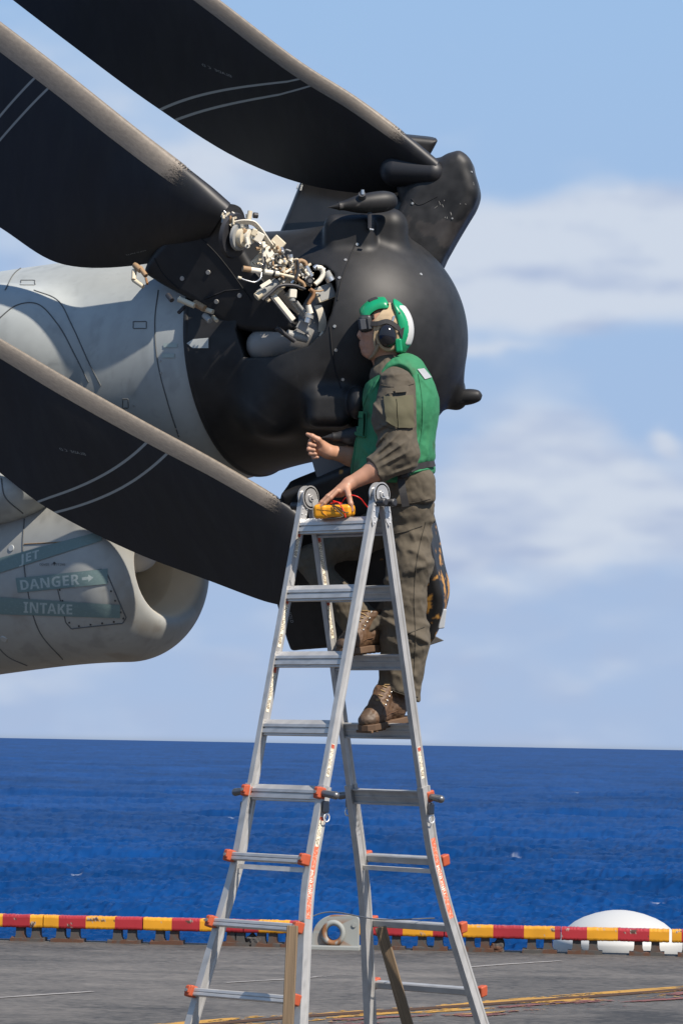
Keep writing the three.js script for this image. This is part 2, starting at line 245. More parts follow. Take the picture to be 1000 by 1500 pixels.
// ---------------------------------------------------------------- deck-edge coaming, padeye, dome
const UP = V(0, 1, 0);
{
  const paintM = vmat(.48), steel = tintMat(), S = 188;
  function tintMat() { return vmat(.8); }
  const rust = (g, s) => tint(g, (x, y, z) => { const n = fbm(x * 14 + s, y * 14, z * 14, 4), k = sstep(-.1, .22, n - (y - .04) * 3.2); return [mix(.06, .085, k), mix(.055, .036, k), mix(.05, .018, k)]; });
  const Y0 = .105, Y1 = .205, D = .15;
  const prof = (() => { const r = .02, o = []; for (const [cx, cy, a0] of [[D / 2 - r, Y1 - r, 0], [-D / 2 + r, Y1 - r, 90], [-D / 2 + r, Y0 + r, 180], [D / 2 - r, Y0 + r, 270]]) for (let i = 0; i <= 3; i++) { const a = (a0 + i * 30) * Math.PI / 180; o.push([cx + Math.cos(a) * r, cy + Math.sin(a) * r]); } const e = []; o.forEach((p, i) => { const q2 = o[(i + 1) % o.length], n = Math.hypot(q2[0] - p[0], q2[1] - p[1]) > .04 ? 5 : 1; for (let k = 0; k < n; k++) e.push([mix(p[0], q2[0], k / n), mix(p[1], q2[1], k / n)]); }); return e; })();
  const paint = (g, c, s) => tint(g, (x, y, z) => { const n = fbm(x * 16 + s, y * 22, z * 16, 4), m = fbm(x * 5 + s, y * 9, z * 5, 3), v = 1 + .22 * m; if (n > .46) return [.07, .035, .022]; if (n > .41) return [.30, .26, .22]; return [c[0] * v, c[1] * v, c[2] * v]; });
  const segs = [
    { e: [-130, -92, -50, -10, 6, 46, 64.5], c: 'yryryr'.slice(0, 6), cc: ['r', 'y', 'r', 'y', 'r', 'y'], f: [[-100, -80], [-40, -18], [31, 54]], t: 'cut off by the left edge of the photo' },
    { e: [66, 88, 127.5, 170, 210], cc: ['y', 'r', 'y', 'r'], f: [[90, 111], [173, 194]], t: 'on rusty feet, second from the left edge' },
    { e: [211.5, 253, 294, 325, 357], cc: ['y', 'r', 'y', 'r'], f: [[235, 256], [339, 353]], t: 'crossed by the left leg of the ladder' },
    { e: [358.5, 380, 425, 447], cc: ['r', 'y', 'r'], f: [[383, 400], [425, 440]], t: 'short one ending left of the padeye' },
    { e: [509, 547, 590, 634, 650], cc: ['y', 'r', 'y', 'r'], f: [[560, 580], [618, 642]], t: 'starting right of the padeye with yellow' },
    { e: [651.5, 678, 722, 767, 812, 820], cc: ['r', 'y', 'r', 'y', 'r'], f: [[688, 710], [778, 802]], t: 'between the ladder and the dome' },
    { e: [821.5, 859, 904, 950, 979], cc: ['r', 'y', 'r', 'y'], f: [[844, 868], [934, 959]], t: 'in front of the white dome' },
    { e: [983, 997, 1040, 1085, 1125], cc: ['y', 'r', 'y', 'r'], f: [[1005, 1026], [1085, 1105]], t: 'cut off by the right edge of the photo' }];
  let sd = 1;
  for (const s of segs) {
    const t = thing('edge_coaming', 'banded red and yellow edge rail ' + s.t, 'edge rail', E((s.e[0] + s.e[s.e.length - 1]) / 2), 'banded rails along the deck edge');
    for (let i = 0; i < s.cc.length; i++) {
      const a = E(s.e[i]), b = E(s.e[i + 1]), n = 30, path = []; for (let k = 0; k <= n; k++) path.push(a.clone().lerp(b, k / n).addScaledVector(UP, 0.0025 * noise(sd + k * .6, i, 3)));
      part('painted_band', paint(sweep(prof, path, eOut, UP), s.cc[i] === 'r' ? [.31, .018, .024] : [.60, .27, .010], sd++), paintM, t, s.cc[i] === 'r' ? 'red band' : 'yellow band');
    }
    for (const pr of s.f) {
      for (const px of pr) {
        const c = E(px), h = Y0 + .002, w = .033, sh = [[-w * 1.5, .012], [w * 1.7, .012], [w * 1.25, .03], [w, .05], [w * .95, h], [-w * .95, h], [-w, .05], [-w * 1.2, .028]];
        part('rail_foot', rust(sweep(sh, [c.clone().addScaledVector(eOut, -.05), c.clone().addScaledVector(eOut, .05)], eDir, UP), sd++), steel, t);
      }
      const c = E((pr[0] + pr[1]) / 2), hw = (E(pr[1]).distanceTo(E(pr[0]))) / 2 + .07;
      const base = new THREE.BoxGeometry(hw * 2, .03, .19, 24, 1, 8); { const p = base.getAttribute('position'); for (let i = 0; i < p.count; i++) if (p.getY(i) > 0) p.setY(i, p.getY(i) + .012 * fbm(p.getX(i) * 14 + sd, p.getZ(i) * 14, 2, 3)); else p.setY(i, p.getY(i) - .01); base.computeVertexNormals(); }
      base.applyMatrix4(frame(c.clone().setY(.012), eDir, UP, eDir.clone().cross(UP)));
      part('base_plate', rust(base, sd++), steel, t);
    }
  }
  // rust-eaten stump by the rail
  const st = E(728), f = (x, y, z) => smin(sbox(V(st.x, .03, st.z), .05, .04, .05, .01, eDir, UP)(x, y, z), ell(V(st.x + .02, .075, st.z), .035, .045, .03)(x, y, z), .03) + .012 * fbm(x * 30, y * 30, z * 30, 3);
  const o = part('rusted_stump', rust(surf(f, V(st.x - .12, -.02, st.z - .12), V(st.x + .12, .16, st.z + .12), .007), 5), steel, scene); o.name = numbered('rusted_stump'); o.userData = { label: 'rust-eaten steel stump beside the banded rail right of the ladder', category: 'stump' };
  const st2 = E(373), f2 = (x, y, z) => smin(sbox(V(st2.x, .03, st2.z), .06, .04, .05, .01, eDir, UP)(x, y, z), ell(V(st2.x - .02, .07, st2.z), .03, .03, .03)(x, y, z), .03) + .014 * fbm(x * 30, y * 30, z * 30, 3);
  const o2 = part('rusted_stump', rust(surf(f2, V(st2.x - .12, -.02, st2.z - .12), V(st2.x + .12, .16, st2.z + .12), .007), 8), steel, scene); o2.name = numbered('rusted_stump'); o2.userData = { label: 'low rusted steel stump seen through the front legs of the ladder', category: 'stump' };
}
{ // grey tie-down plate with a round eye
  const c = E(493).addScaledVector(eOut, -.12), s = 187, t = thing('padeye', 'grey steel tie-down plate with a round eye and rust streaks at the deck edge', 'padeye', c);
  const grime = (g, seed) => tint(g, (x, y, z) => { const k = sstep(.12, .3, fbm(x * 9 + seed, y * 5, z * 9, 4) + .5 * Math.exp(-(((x - c.x) * 6 + .25) ** 2))-.25); return [mix(.24, .20, k), mix(.25, .085, k), mix(.235, .03, k)]; });
  const sh = new THREE.Shape(); const q = (px, py) => [(px - 493) / s, (1387 - py) / s];
  sh.moveTo(...q(459, 1386)); sh.lineTo(...q(459, 1372)); sh.bezierCurveTo(...q(461, 1352), ...q(474, 1340), ...q(492, 1339)); sh.lineTo(...q(519, 1339)); sh.quadraticCurveTo(...q(526, 1340), ...q(526, 1347)); sh.lineTo(...q(526, 1386)); sh.closePath();
  const hole = new THREE.Path(); hole.absellipse(...q(490, 1364), 9.5 / s, 10.5 / s, 0, Math.PI * 2, true); sh.holes.push(hole);
  const F = frame(c, eDir, UP, eOut.clone().negate());
  const pl = new THREE.ExtrudeGeometry(sh, { depth: .05, bevelEnabled: true, bevelSize: .006, bevelThickness: .006, bevelSegments: 2, curveSegments: 24 }).translate(0, 0, -.05).applyMatrix4(F);
  part('plate', grime(pl, 1), vmat(.75), t);
  const ring = new THREE.TorusGeometry(.074, .021, 14, 36).scale(1, 1.08, 1.2).translate(...q(490, 1364), .02).applyMatrix4(F); part('eye_ring', grime(ring, 3), vmat(.7), t);
  part('foot_plate', grime(rbox(c.clone().addScaledVector(eDir, 0).setY(.012), eDir, UP, eDir.clone().cross(UP), .40, .03, .3, .005), 6), vmat(.8), t);
  const ri = new THREE.CylinderGeometry(.018, .018, .012, 12).rotateX(Math.PI / 2).translate(...q(520, 1352), .01).applyMatrix4(F); part('bolt', grime(ri, 7), vmat(.7), t);
}
{ // white dome outside the deck edge, on a platform below it
  const c = E(903).addScaledVector(eOut, 1.9), s = 5000 / (26.5 + 1.9), y = (px) => (1377 - px) / s;
  const t = thing('radome', 'white domed radome standing just beyond the banded deck edge rail', 'radome', V(c.x, -1.1, c.z));
  const pr = [[.001, y(1332)], [.06, y(1332.5)], [.12, y(1334)], [.205, y(1337.5)], [.30, y(1343.5)], [.37, y(1350)], [.42, y(1357)], [.48, y(1366)], [.535, y(1375)], [.55, -.02], [.55, -.22], [.001, -.22]].map(([r, h]) => new THREE.Vector2(r, h));
  part('dome', new THREE.LatheGeometry(pr, 48).translate(c.x, 0, c.z), mat(.43, .43, .41, .6), t);
  part('skirt', new THREE.CylinderGeometry(.44, .5, .5, 8).translate(c.x, -.42, c.z), mat(.42, .42, .40, .6), t);
  part('pedestal', rbox(V(c.x, -.88, c.z), eDir, UP, eDir.clone().cross(UP), .7, .44, .7, .02), mat(.3, .31, .32, .6), t);
  struct('catwalk', rbox(c.clone().setY(-1.2).addScaledVector(eOut, -.4), eDir, UP, eDir.clone().cross(UP), 14, .2, 2.6, .01), mat(.2, .21, .22, .7));
}
// ---------------------------------------------------------------- folding ladder
const TH = 41 * Math.PI / 180, fwd = V(0, 0, -1), rgt = V(1, 0, 0);
const LU = V(Math.cos(TH), 0, Math.sin(TH)), LV = V(Math.sin(TH), 0, -Math.cos(TH));       // along the rungs (right and nearer), away from the front section
const alu = (() => { // brushed and scratched aluminium
  const n = 256, a = tileNoise(n, 21, 4, 8, .6, 6), b = tileNoise(n, 25, 4, 1, 1, 5);
  const r = dataTex(n, n, (i, j) => { const v = .5 + .5 * (a[j * n + i] - .5) + .7 * (b[j * n + i] - .5); return [v, clamp(v), v]; });
  return (c, rough) => new THREE.MeshPhysicalMaterial({ color: lc(c, c * .99, c * .97), metalness: .3, roughness: rough, roughnessMap: r });
})();
const aluRail = vmat(.45, .3), aluRung = vmat(.42, .3), aluDark = alu(.2, .6), orange = mat(.40, .075, .028, .6), black = mat(.02, .02, .022, .5), steelGrey = mat(.16, .16, .165, .4, .7);
const scuff = (g, seed, base) => tint(g, (x, y, z) => { const n = fbm(x * 22 + seed, y * 7, z * 22, 4), m = fbm(x * 90, y * 90 + seed, z * 90, 2); const v = base * (1 + .16 * n + .2 * m) * (m > .5 ? .72 : 1); return [v * 1.0, v * .985, v * .955]; });
const lad = thing('folding_ladder', 'scuffed aluminium folding ladder with orange locks standing open under the rotor', 'ladder', V(0, 0, -14.7));
{
  const top = { L: 14.83, R: 14.56 };
  // rail lines: [px, py, depth]; the front section leans to the lens, the back one away
  const lin = (pts, z0, z1) => pts.map(([x, y]) => P(x, y, mix(z0, z1, (y - 730) / (1495 - 730))));
  const R = {
    FL: lin([[448, 716], [350, 1262], [336, 1312], [283, 1495], [245, 1628]], top.L, 14.43),
    FR: lin([[552, 716], [455, 1262], [448, 1312], [440, 1495], [434, 1640]], top.R, 14.06),
    BL: lin([[455, 716], [527, 1240], [536, 1320], [543, 1495], [549, 1612]], top.L + .02, 15.32),
    BR: lin([[559, 716], [632, 1250], [652, 1330], [703, 1495], [744, 1622]], top.R + .02, 14.93)
  };
  for (const k in R) { const r = R[k], a = r[r.length - 2], b = r[r.length - 1], t = a.y / (a.y - b.y); r[r.length - 1] = a.clone().lerp(b, t); }  // down to the deck
  const I = (w, t) => [[-t, -w], [t, -w], [t, -w + .009], [t - .004, -w + .013], [t - .004, w - .013], [t, w - .009], [t, w], [-t, w], [-t, w - .009], [-t + .004, w - .013], [-t + .004, -w + .013], [-t, -w + .009]];
  const at = (path, y) => { for (let i = 0; i + 1 < path.length; i++) if ((path[i].y - y) * (path[i + 1].y - y) <= 0) return path[i].clone().lerp(path[i + 1], (y - path[i].y) / (path[i + 1].y - path[i].y)); return path[path.length - 1].clone(); };
  const sub = (path, y0, y1) => { const o = [at(path, y0)]; for (const p of path) if (p.y < y0 - .01 && p.y > y1 + .01) o.push(p); o.push(at(path, y1)); return o; };
  const dense = (path) => { const o = []; for (let i = 0; i + 1 < path.length; i++) { const n = Math.ceil(path[i].distanceTo(path[i + 1]) / .03); for (let k = 0; k < n; k++) o.push(path[i].clone().lerp(path[i + 1], k / n)); } o.push(path[path.length - 1]); return o; };
  const smooth = (path) => { let p = dense(path); for (let k = 0; k < 12; k++) p = p.map((q, i) => i && i < p.length - 1 ? q.clone().multiplyScalar(.5).addScaledVector(p[i - 1], .25).addScaledVector(p[i + 1], .25) : q); return p; };
  const axes = (p) => p.map((q, i) => { const d = p[Math.min(i + 1, p.length - 1)].clone().sub(p[Math.max(i - 1, 0)]).normalize(); return LU.clone().cross(d).normalize().multiplyScalar(-1); });   // across the web
  const yOf = (px, py, z) => P(px, py, z).y;
  const yT = yOf(500, 727, 14.7), yMid = yOf(430, 1150, 14.5), yInner = yOf(430, 1282, 14.4);
  let sd = 1; const rails = {};
  for (const k in R) {
    const s = k[1] === 'L' ? -1 : 1;
    const inner = smooth(sub(R[k], yT, yInner)), outer = smooth(sub(R[k], yMid, .012)).map((p) => p.clone().addScaledVector(LU, s * .004));
    rails[k] = { inner, outer };
    part('inner_rail', scuff(sweep(I(.0215, .0125), inner, LU, axes(inner)), sd++, .40), aluRail, lad);
    part('outer_rail', scuff(sweep(I(.0255, .0165), outer, LU, axes(outer)), sd++, .39), aluRail, lad);
    const foot = outer[outer.length - 1]; part('rubber_foot', rbox(foot.clone().setY(.02), LU, UP, LU.clone().cross(UP), .06, .04, .1, .008), black, lad);
  }
  // rungs
  const step = [[-.034, -.014], [-.034, .006], [-.027, .006], [-.025, .015], [-.008, .015], [-.006, .007], [-.001, .007], [.001, .015], [.013, .015], [.034, .002], [.034, -.014], [.027, -.014], [.027, -.003], [.004, -.003], [.003, -.007], [-.003, -.007], [-.004, -.003], [-.026, -.003], [-.026, -.014]];
  const rungAt = (a, b, py, z, prof, name, m, flip, seed, base, shift = 0) => {
    const y = yOf(500, py, z), A = at(a, y), B = at(b, y), i = a.findIndex((p) => p.y <= y), d = a[Math.max(0, i - 1)].clone().sub(a[Math.min(a.length - 1, i + 1)]).normalize(), n = LU.clone().cross(d).normalize(); // n: out of the section plane
    if (flip) n.negate(); const dir = B.clone().sub(A).normalize();
    A.addScaledVector(dir, .010).addScaledVector(n, shift); B.addScaledVector(dir, -.010).addScaledVector(n, shift);
    const N = 14, path = []; for (let k = 0; k <= N; k++) path.push(A.clone().lerp(B, k / N));
    part(name, scuff(sweep(prof, path, d, n), seed, base), m, lad); return { A, B, d, n, dir };
  };
  const eye = (p, d, n, out) => { // flared rung end on the outside of a rail
    const g = new THREE.TorusGeometry(.0165, .0045, 8, 20).scale(1.0, 1.35, 1).applyMatrix4(frame(p.clone().addScaledVector(LU, out * .0125), n, d, n.clone().cross(d))); const g2 = new THREE.CylinderGeometry(.016, .016, .002, 16).rotateX(Math.PI / 2).scale(1, 1.35, 1).applyMatrix4(frame(p.clone().addScaledVector(LU, out * .0095), n, d, n.clone().cross(d)));
    part('rung_end', g, alu(.7, .35), lad); part('rung_plug', g2, aluDark, lad);
  };
  const LOCK = (p, dir, n, d, s, big) => { // orange lock block, with a grey pull knob on the topmost
    part('lock_block', [rbox(p.clone().addScaledVector(n, .034), dir, d, n, .036, .05, .044, .008), rbox(p.clone().addScaledVector(n, .056).addScaledVector(d, .004), dir, d, n, .025, .034, .014, .006)], orange, lad);
    part('lock_rivet', rod(p.clone().addScaledVector(n, .063), p.clone().addScaledVector(n, .067), .007), aluDark, lad);
    if (big) { const a = p.clone().addScaledVector(dir, s * .015).addScaledVector(n, .03), b = p.clone().addScaledVector(dir, s * .085).addScaledVector(n, .02).addScaledVector(d, -.006); part('pull_knob', [rod(a, b, .014, .017, 14), new THREE.SphereGeometry(.0172, 14, 10).translate(b.x, b.y, b.z)], steelGrey, lad); }
  };
  const front = [768, 868, 966, 1067], back = [774, 869, 969, 1069];
  front.forEach((py, i) => { const g = rungAt(rails.FL.inner, rails.FR.inner, py, 14.6 - i * .05, step, 'rung', aluRung, false, 20 + i, .47); eye(g.B, g.d, g.n, 1); });
  back.forEach((py, i) => { const g = rungAt(rails.BL.inner, rails.BR.inner, py, 14.75 + i * .05, step, 'rung', aluRung, true, 30 + i, .40); eye(g.B, g.d, g.n, 1); });
  const low = [[-.017, -.012], [-.017, .012], [-.013, .016], [-.003, .016], [.0, .013], [.003, .016], [.013, .016], [.017, .012], [.017, -.012], [.012, -.016], [-.012, -.016]];
  [1163, 1262, 1361, 1465, 1568].forEach((py, i) => { const g = rungAt(i ? rails.FL.outer : rails.FL.inner, i ? rails.FR.outer : rails.FR.inner, py, 14.4 - i * .05, i ? low : step, 'rung', aluRung, false, 40 + i, .45, i ? .04 : 0);
    const sh = i ? 0 : .012; LOCK(g.A.clone().addScaledVector(g.n, -.022 + sh).addScaledVector(g.dir, -.016), g.dir, g.n, g.d, -1, !i); LOCK(g.B.clone().addScaledVector(g.n, -.02 + sh).addScaledVector(g.dir, .016), g.dir, g.n, g.d, 1, !i); });
  [1166, 1261, 1357, 1449, 1545].forEach((py, i) => { const g = rungAt(i ? rails.BL.outer : rails.BL.inner, i ? rails.BR.outer : rails.BR.inner, py, 14.95 + i * .05, i ? low : step, 'rung', aluRung, true, 50 + i, .37, i ? .04 : 0);
    const sh = i ? 0 : .012; LOCK(g.A.clone().addScaledVector(g.n, -.022 + sh).addScaledVector(g.dir, -.016), g.dir, g.n, g.d, -1, !i); LOCK(g.B.clone().addScaledVector(g.n, -.02 + sh).addScaledVector(g.dir, .016), g.dir, g.n, g.d, 1, !i); });
  // flat tie bars under the first lower rungs
  const bar = [[-.010, -.003], [.010, -.003], [.010, .003], [-.010, .003]];
  rungAt(rails.FL.inner, rails.FR.inner, 1274, 14.35, bar, 'tie_bar', aluRung, false, 60, .6); rungAt(rails.BL.inner, rails.BR.inner, 1272, 15.0, bar, 'tie_bar', aluRung, true, 61, .6);
  // hinges: a pair of round plates at the head of each side
  for (const [a, b, s] of [['FL', 'BL', -1], ['FR', 'BR', 1]]) {
    const A = rails[a].inner[0], B = rails[b].inner[0], c = A.clone().add(B).multiplyScalar(.5).addScaledVector(UP, .002);
    const disc = (r, t, o) => new THREE.CylinderGeometry(r, r, t, 36).rotateZ(Math.PI / 2).applyMatrix4(frame(c.clone().addScaledVector(LU, o), LU, UP, LU.clone().cross(UP)));
    part('hinge_plate', [disc(.052, .006, -.013), disc(.052, .006, .013), disc(.040, .034, 0)], alu(.36, .5), lad);
    part('hinge_hub', [disc(.018, .046, 0), disc(.008, .056, 0)], alu(.4, .4), lad);
    part('hinge_ring', new THREE.TorusGeometry(.043, .003, 6, 36).applyMatrix4(frame(c.clone().addScaledVector(LU, .0165), LU.clone().cross(UP), UP, LU)), alu(.7, .35), lad);
    for (const [rk, sg] of [[a, -1], [b, 1]]) {
      const r = rails[rk].inner, ax = r[5].clone().sub(r[0]).normalize(), n = LU.clone().cross(ax).normalize();
      const sh = new THREE.Shape(); sh.moveTo(-.019, .02); sh.lineTo(.019, .02); sh.lineTo(.019, -.08); sh.lineTo(-.002, -.11); sh.lineTo(-.019, -.08); sh.closePath();
      for (const o of [-.0160, .0120]) part('hinge_arm', new THREE.ExtrudeGeometry(sh, { depth: .004, bevelEnabled: false }).applyMatrix4(frame(r[0].clone().addScaledVector(ax, .03).addScaledVector(LU, o), n.clone(), ax.clone().negate(), n.clone().cross(ax.clone().negate()))), alu(.5, .5), lad);
      for (const [q, w] of [[.05, .012], [.05, -.012], [.075, .012], [.075, -.012], [.1, 0], [.122, .004]]) { const p = r[0].clone().addScaledVector(ax, q).addScaledVector(n, w); part('rivet', rod(p.clone().addScaledVector(LU, .0166), p.clone().addScaledVector(LU, .0196), .0045, .003, 8), alu(.75, .3), lad); }
      const k0 = r[0].clone().addScaledVector(ax, .035), o = s > 0 ? 1 : -1; if (s > 0 || sg < 0) part('lock_knob', [rod(k0.clone().addScaledVector(LU, o * .016), k0.clone().addScaledVector(LU, o * .06), .0155, .0175, 14), rod(k0.clone().addScaledVector(LU, o * .06), k0.clone().addScaledVector(LU, o * .064), .0175, .013, 14)], black, lad);
    }
  }
  // stickers on the rails: worn warning labels, and the maker's name down the lower right rails
  const worn = (w, h, f) => { const t = canvasTex(w, h, (x, W, H) => { x.fillStyle = '#e8dfc8'; x.fillRect(0, 0, W, H); f(x, W, H); const r = rng(w + h), b = ['#c8bfa6', '#8d7a5c', '#efe8d6', '#5a4430']; for (let i = 0; i < 240; i++) { x.fillStyle = b[r() * 4 | 0]; x.globalAlpha = .5; x.fillRect(r() * W, r() * H, r() * 9, r() * 14); } x.globalAlpha = 1; }); return new THREE.MeshStandardMaterial({ map: t, roughness: .7 }); };
  const textCol = (x, W, H) => { x.fillStyle = '#b03a20'; x.fillRect(0, H * .02, W, H * .12); x.fillStyle = '#302c28'; const r = rng(H); for (let y = H * .18; y < H * .95; y += 9) for (let q = 4; q < W - 6; q += 8) if (r() < .7) x.fillRect(q, y, 5, 4); };
  const wornM = worn(48, 256, textCol), orangeM = (() => { const t = canvasTex(64, 768, (x, W, H) => { x.fillStyle = '#d9694a'; x.fillRect(0, 0, W, H); const r = rng(77); x.save(); x.translate(W / 2, H / 2); x.rotate(-Math.PI / 2); x.fillStyle = '#f2ebe2'; x.font = 'bold 50px sans-serif'; x.textAlign = 'center'; x.textBaseline = 'middle'; x.fillText('Little Giant', -H * .02, 3); x.restore(); for (let i = 0; i < 420; i++) { x.fillStyle = r() < .6 ? '#c9c4bb' : '#e3572c'; x.globalAlpha = .55; x.fillRect(r() * W, r() * H, 2 + r() * 9, 2 + r() * 16); } x.globalAlpha = 1; }); return new THREE.MeshStandardMaterial({ map: t, roughness: .65 }); })();
  const label = (path, py0, py1, z, side, off, half, m, name = 'sticker', sh = 0) => {
    const p = smooth(sub(path, yOf(500, py0, z), yOf(500, py1, z))), ax = axes(p), pos = [], uv = [], idx = [];
    p.forEach((q, i) => { for (const s of [-1, 1]) { const e = i && i < p.length - 1 ? 1 + .14 * noise(i * .9, s * 5, py0) : .8; const w = q.clone().addScaledVector(ax[i], s * half * e + sh).addScaledVector(LU, side * off); pos.push(w.x, w.y, w.z); uv.push(s * .5 + .5, 1 - i / (p.length - 1)); } if (i) { const k = i * 2; idx.push(k - 2, k - 1, k + 1, k - 2, k + 1, k); } });
    const g = new THREE.BufferGeometry(); g.setAttribute('position', new THREE.Float32BufferAttribute(pos, 3)); g.setAttribute('uv', new THREE.Float32BufferAttribute(uv, 2)); g.setIndex(idx); g.computeVertexNormals(); part(name, g, m, lad);
  };
  label(R.FL, 783, 818, 14.8, 1, .0096, .015, wornM); label(R.FL, 876, 950, 14.75, 1, .0096, .0155, wornM); label(R.FL, 978, 1045, 14.7, 1, .0096, .014, wornM);
  label(R.BL, 785, 860, 14.9, 1, .0096, .014, wornM); label(R.BL, 880, 935, 14.95, 1, .0096, .0155, wornM);
  label(R.FR, 1090, 1138, 14.3, 1, .0096, .0155, wornM); label(R.BR, 1092, 1138, 14.8, 1, .0096, .0155, wornM);
  label(R.FR, 1238, 1345, 14.25, 1, .0178, .0165, orangeM); label(R.BR, 1225, 1342, 14.85, 1, .0178, .0165, orangeM);
  label(R.FR, 1196, 1240, 14.28, 1, .018, .012, wornM);
  // spring clips with rings on the outer rails
  for (const [k, py, z] of [['FR', 1182, 14.3], ['BR', 1182, 14.85], ['BL', 1175, 15.0], ['FL', 1185, 14.6]]) { const p = at(R[k], yOf(500, py, z)), o = k[1] === 'R' ? 1 : -1; part('clip', rbox(p.clone().addScaledVector(LU, o * .03), LU, UP, LU.clone().cross(UP), .02, .05, .028, .006), steelGrey, lad); part('ring', new THREE.TorusGeometry(.017, .003, 8, 20).applyMatrix4(frame(p.clone().addScaledVector(LU, o * .035).addScaledVector(UP, -.045), LV, UP, LU)), alu(.7, .3), lad); }
  // brass-coloured wooden stays and the thin spreader cord
  const wood = (() => { const n = 256, a = tileNoise(n, 61, 4, 6, .5, 5); return new THREE.MeshStandardMaterial({ roughness: .8, map: dataTex(n, n, (i, j) => { const v = .75 + .7 * (a[j * n + i] - .5); return [.56 * v, .47 * v, .36 * v]; }, true) }); })();
  const stick = (a, b, w, t) => { const d = b.clone().sub(a), L = d.length(), y = d.clone().normalize(), x = V(1, 0, .15).addScaledVector(y, -V(1, 0, .15).dot(y)).normalize(), z = x.clone().cross(y); return rbox(a.clone().add(b).multiplyScalar(.5), x, y, z, w, L, t, .004); };
  part('wooden_stay', stick(P(428.5, 1356, 14.04), P(416, 1622, 13.86), .047, .02), wood, lad);
  part('wooden_stay', stick(P(557, 1358, 15.08), P(629, 1616, 15.13), .05, .02), wood, lad);
  part('spreader_cord', tube([P(440, 1350, 14.1), P(480, 1336, 14.4), P(560, 1347, 14.9), P(636, 1345, 15.1)], .003, 6, 24), steelGrey, lad);
}
// ---------------------------------------------------------------- tiltrotor: engine pod, hub, three folded blades
const air = thing('tiltrotor_aircraft', 'grey tiltrotor engine pod with black spinner and three folded black rotor blades', 'aircraft', V(-0.7, 0, -15.9));
const PH = 28 * Math.PI / 180, TA = 0.095;
const AX = V(Math.cos(PH) * Math.cos(TA), Math.sin(TA), Math.sin(PH) * Math.cos(TA)).normalize();  // camera frame: along the spinner, towards its nose
const AY = V(0, 1, 0).addScaledVector(AX, -AX.y).normalize(), AZ = AX.clone().cross(AY);           // up, and out to the lens side
const C0 = CP(515, 497, 15.55), PX = 15.55 / FOC, RS = 170 * PX;
const toA = (x, y, z) => { x -= C0.x; y -= C0.y; z -= C0.z; return [x * AX.x + y * AX.y + z * AX.z, x * AY.x + y * AY.y + z * AY.z, x * AZ.x + y * AZ.y + z * AZ.z]; };
const hubAt = (s, u, w) => C0.clone().addScaledVector(AX, s).addScaledVector(AY, u).addScaledVector(AZ, w);
const D_RING = -0.545;
// revolved spinner; its radius along the axis
const spinR = (s) => s > 0 ? Math.sqrt(Math.max(0, RS * RS - s * s)) : RS + (s < -.12 ? Math.min(.045, (-.12 - s) ** 2 * .24) : 0);
const q = (px, py, z) => CP(px, py, z);
const sBumps = [ // raised fairings on the spinner: [field, blend]
  [sbox(q(560, 360, 15.40), .115, .165, .15, .085), .03], [sbox(q(512, 362, 15.32), .115, .14, .13, .05), .02],
  [cone(q(430, 555, 15.21), q(396, 606, 15.25), .125, .10), .16],
  [sbox(q(482, 598, 15.13), .10, .085, .10, .05), .06], [ell(q(524, 590, 15.02), .045, .075, .08), .025],
  [cone(q(650, 555, 15.55), q(668, 585, 15.6), .08, .05), .05], [ell(q(664, 572, 15.75), .055, .08, .12), .05]];
function spinnerBody(x, y, z) {
  const [s, u, w] = toA(x, y, z), r = Math.hypot(u, w);
  let d = s > 0 ? Math.hypot(s, r) - RS : (r - spinR(s)) * .97;
  d = Math.max(d, D_RING - s);
  for (const [f, k] of sBumps) d = smin(d, f(x, y, z), k);
  return d;
}
// the opening where the near arm comes out: a rounded outline on the spinner, cut 0.4 m deep
const HOLE = [[352, 520], [340, 480], [352, 420], [395, 388], [440, 384], [472, 388], [486, 400], [491, 425], [486, 458], [474, 488], [452, 506], [425, 514], [400, 521]];
function polyDist(P2) { return (x, y) => { let d = 1e9, ins = false; for (let i = 0, j = P2.length - 1; i < P2.length; j = i++) { const [ax, ay] = P2[j], [bx, by] = P2[i], ex = bx - ax, ey = by - ay, wx = x - ax, wy = y - ay, t = clamp((wx * ex + wy * ey) / (ex * ex + ey * ey)), dx = wx - ex * t, dy = wy - ey * t; d = Math.min(d, dx * dx + dy * dy); if ((ay > y) !== (by > y) && x < (bx - ax) * (y - ay) / (by - ay) + ax) ins = !ins; } return (ins ? -1 : 1) * Math.sqrt(d); }; }
const prismC = q(430, 450, 15.1), PXn = 15.1 / FOC, prismN = V(-.25, .1, .96).normalize(), prismX = V(0, 1, 0).cross(prismN).normalize(), prismY = prismN.clone().cross(prismX);
const flat = (L, c = prismC, bx = prismX, by = prismY, n = prismN, z0 = 15.1) => L.map(([px, py]) => { // photograph outline laid onto a slanted plane of its own
  const d = q(px, py, 1), t = c.dot(n) / d.dot(n), p = d.multiplyScalar(t).sub(c); return [p.dot(bx), p.dot(by)]; });
const holeD = polyDist(flat(HOLE));
const holeF = (x, y, z) => { x -= prismC.x; y -= prismC.y; z -= prismC.z; const d = holeD(x * prismX.x + y * prismX.y + z * prismX.z, x * prismY.x + y * prismY.y + z * prismY.z), h = x * prismN.x + y * prismN.y + z * prismN.z; return Math.max(d, -.42 - h); };
const spinnerF = (x, y, z) => smax(spinnerBody(x, y, z), -holeF(x, y, z), .012);
const blackCoat = (seed, dust = 1) => (x, y, z) => { // black rubbery paint, dusty and faded in patches
  const a = fbm(x * 5 + seed, y * 5, z * 5, 4), b = fbm(x * 26, y * 26 + seed, z * 26, 3), v = .0135 + .011 * clamp(a + .25) * dust + .006 * b * dust;
  return [v * 1.02, v, v * 1.0];
};
const blackM = vmat(.52, 0, { specularIntensity: .65 });
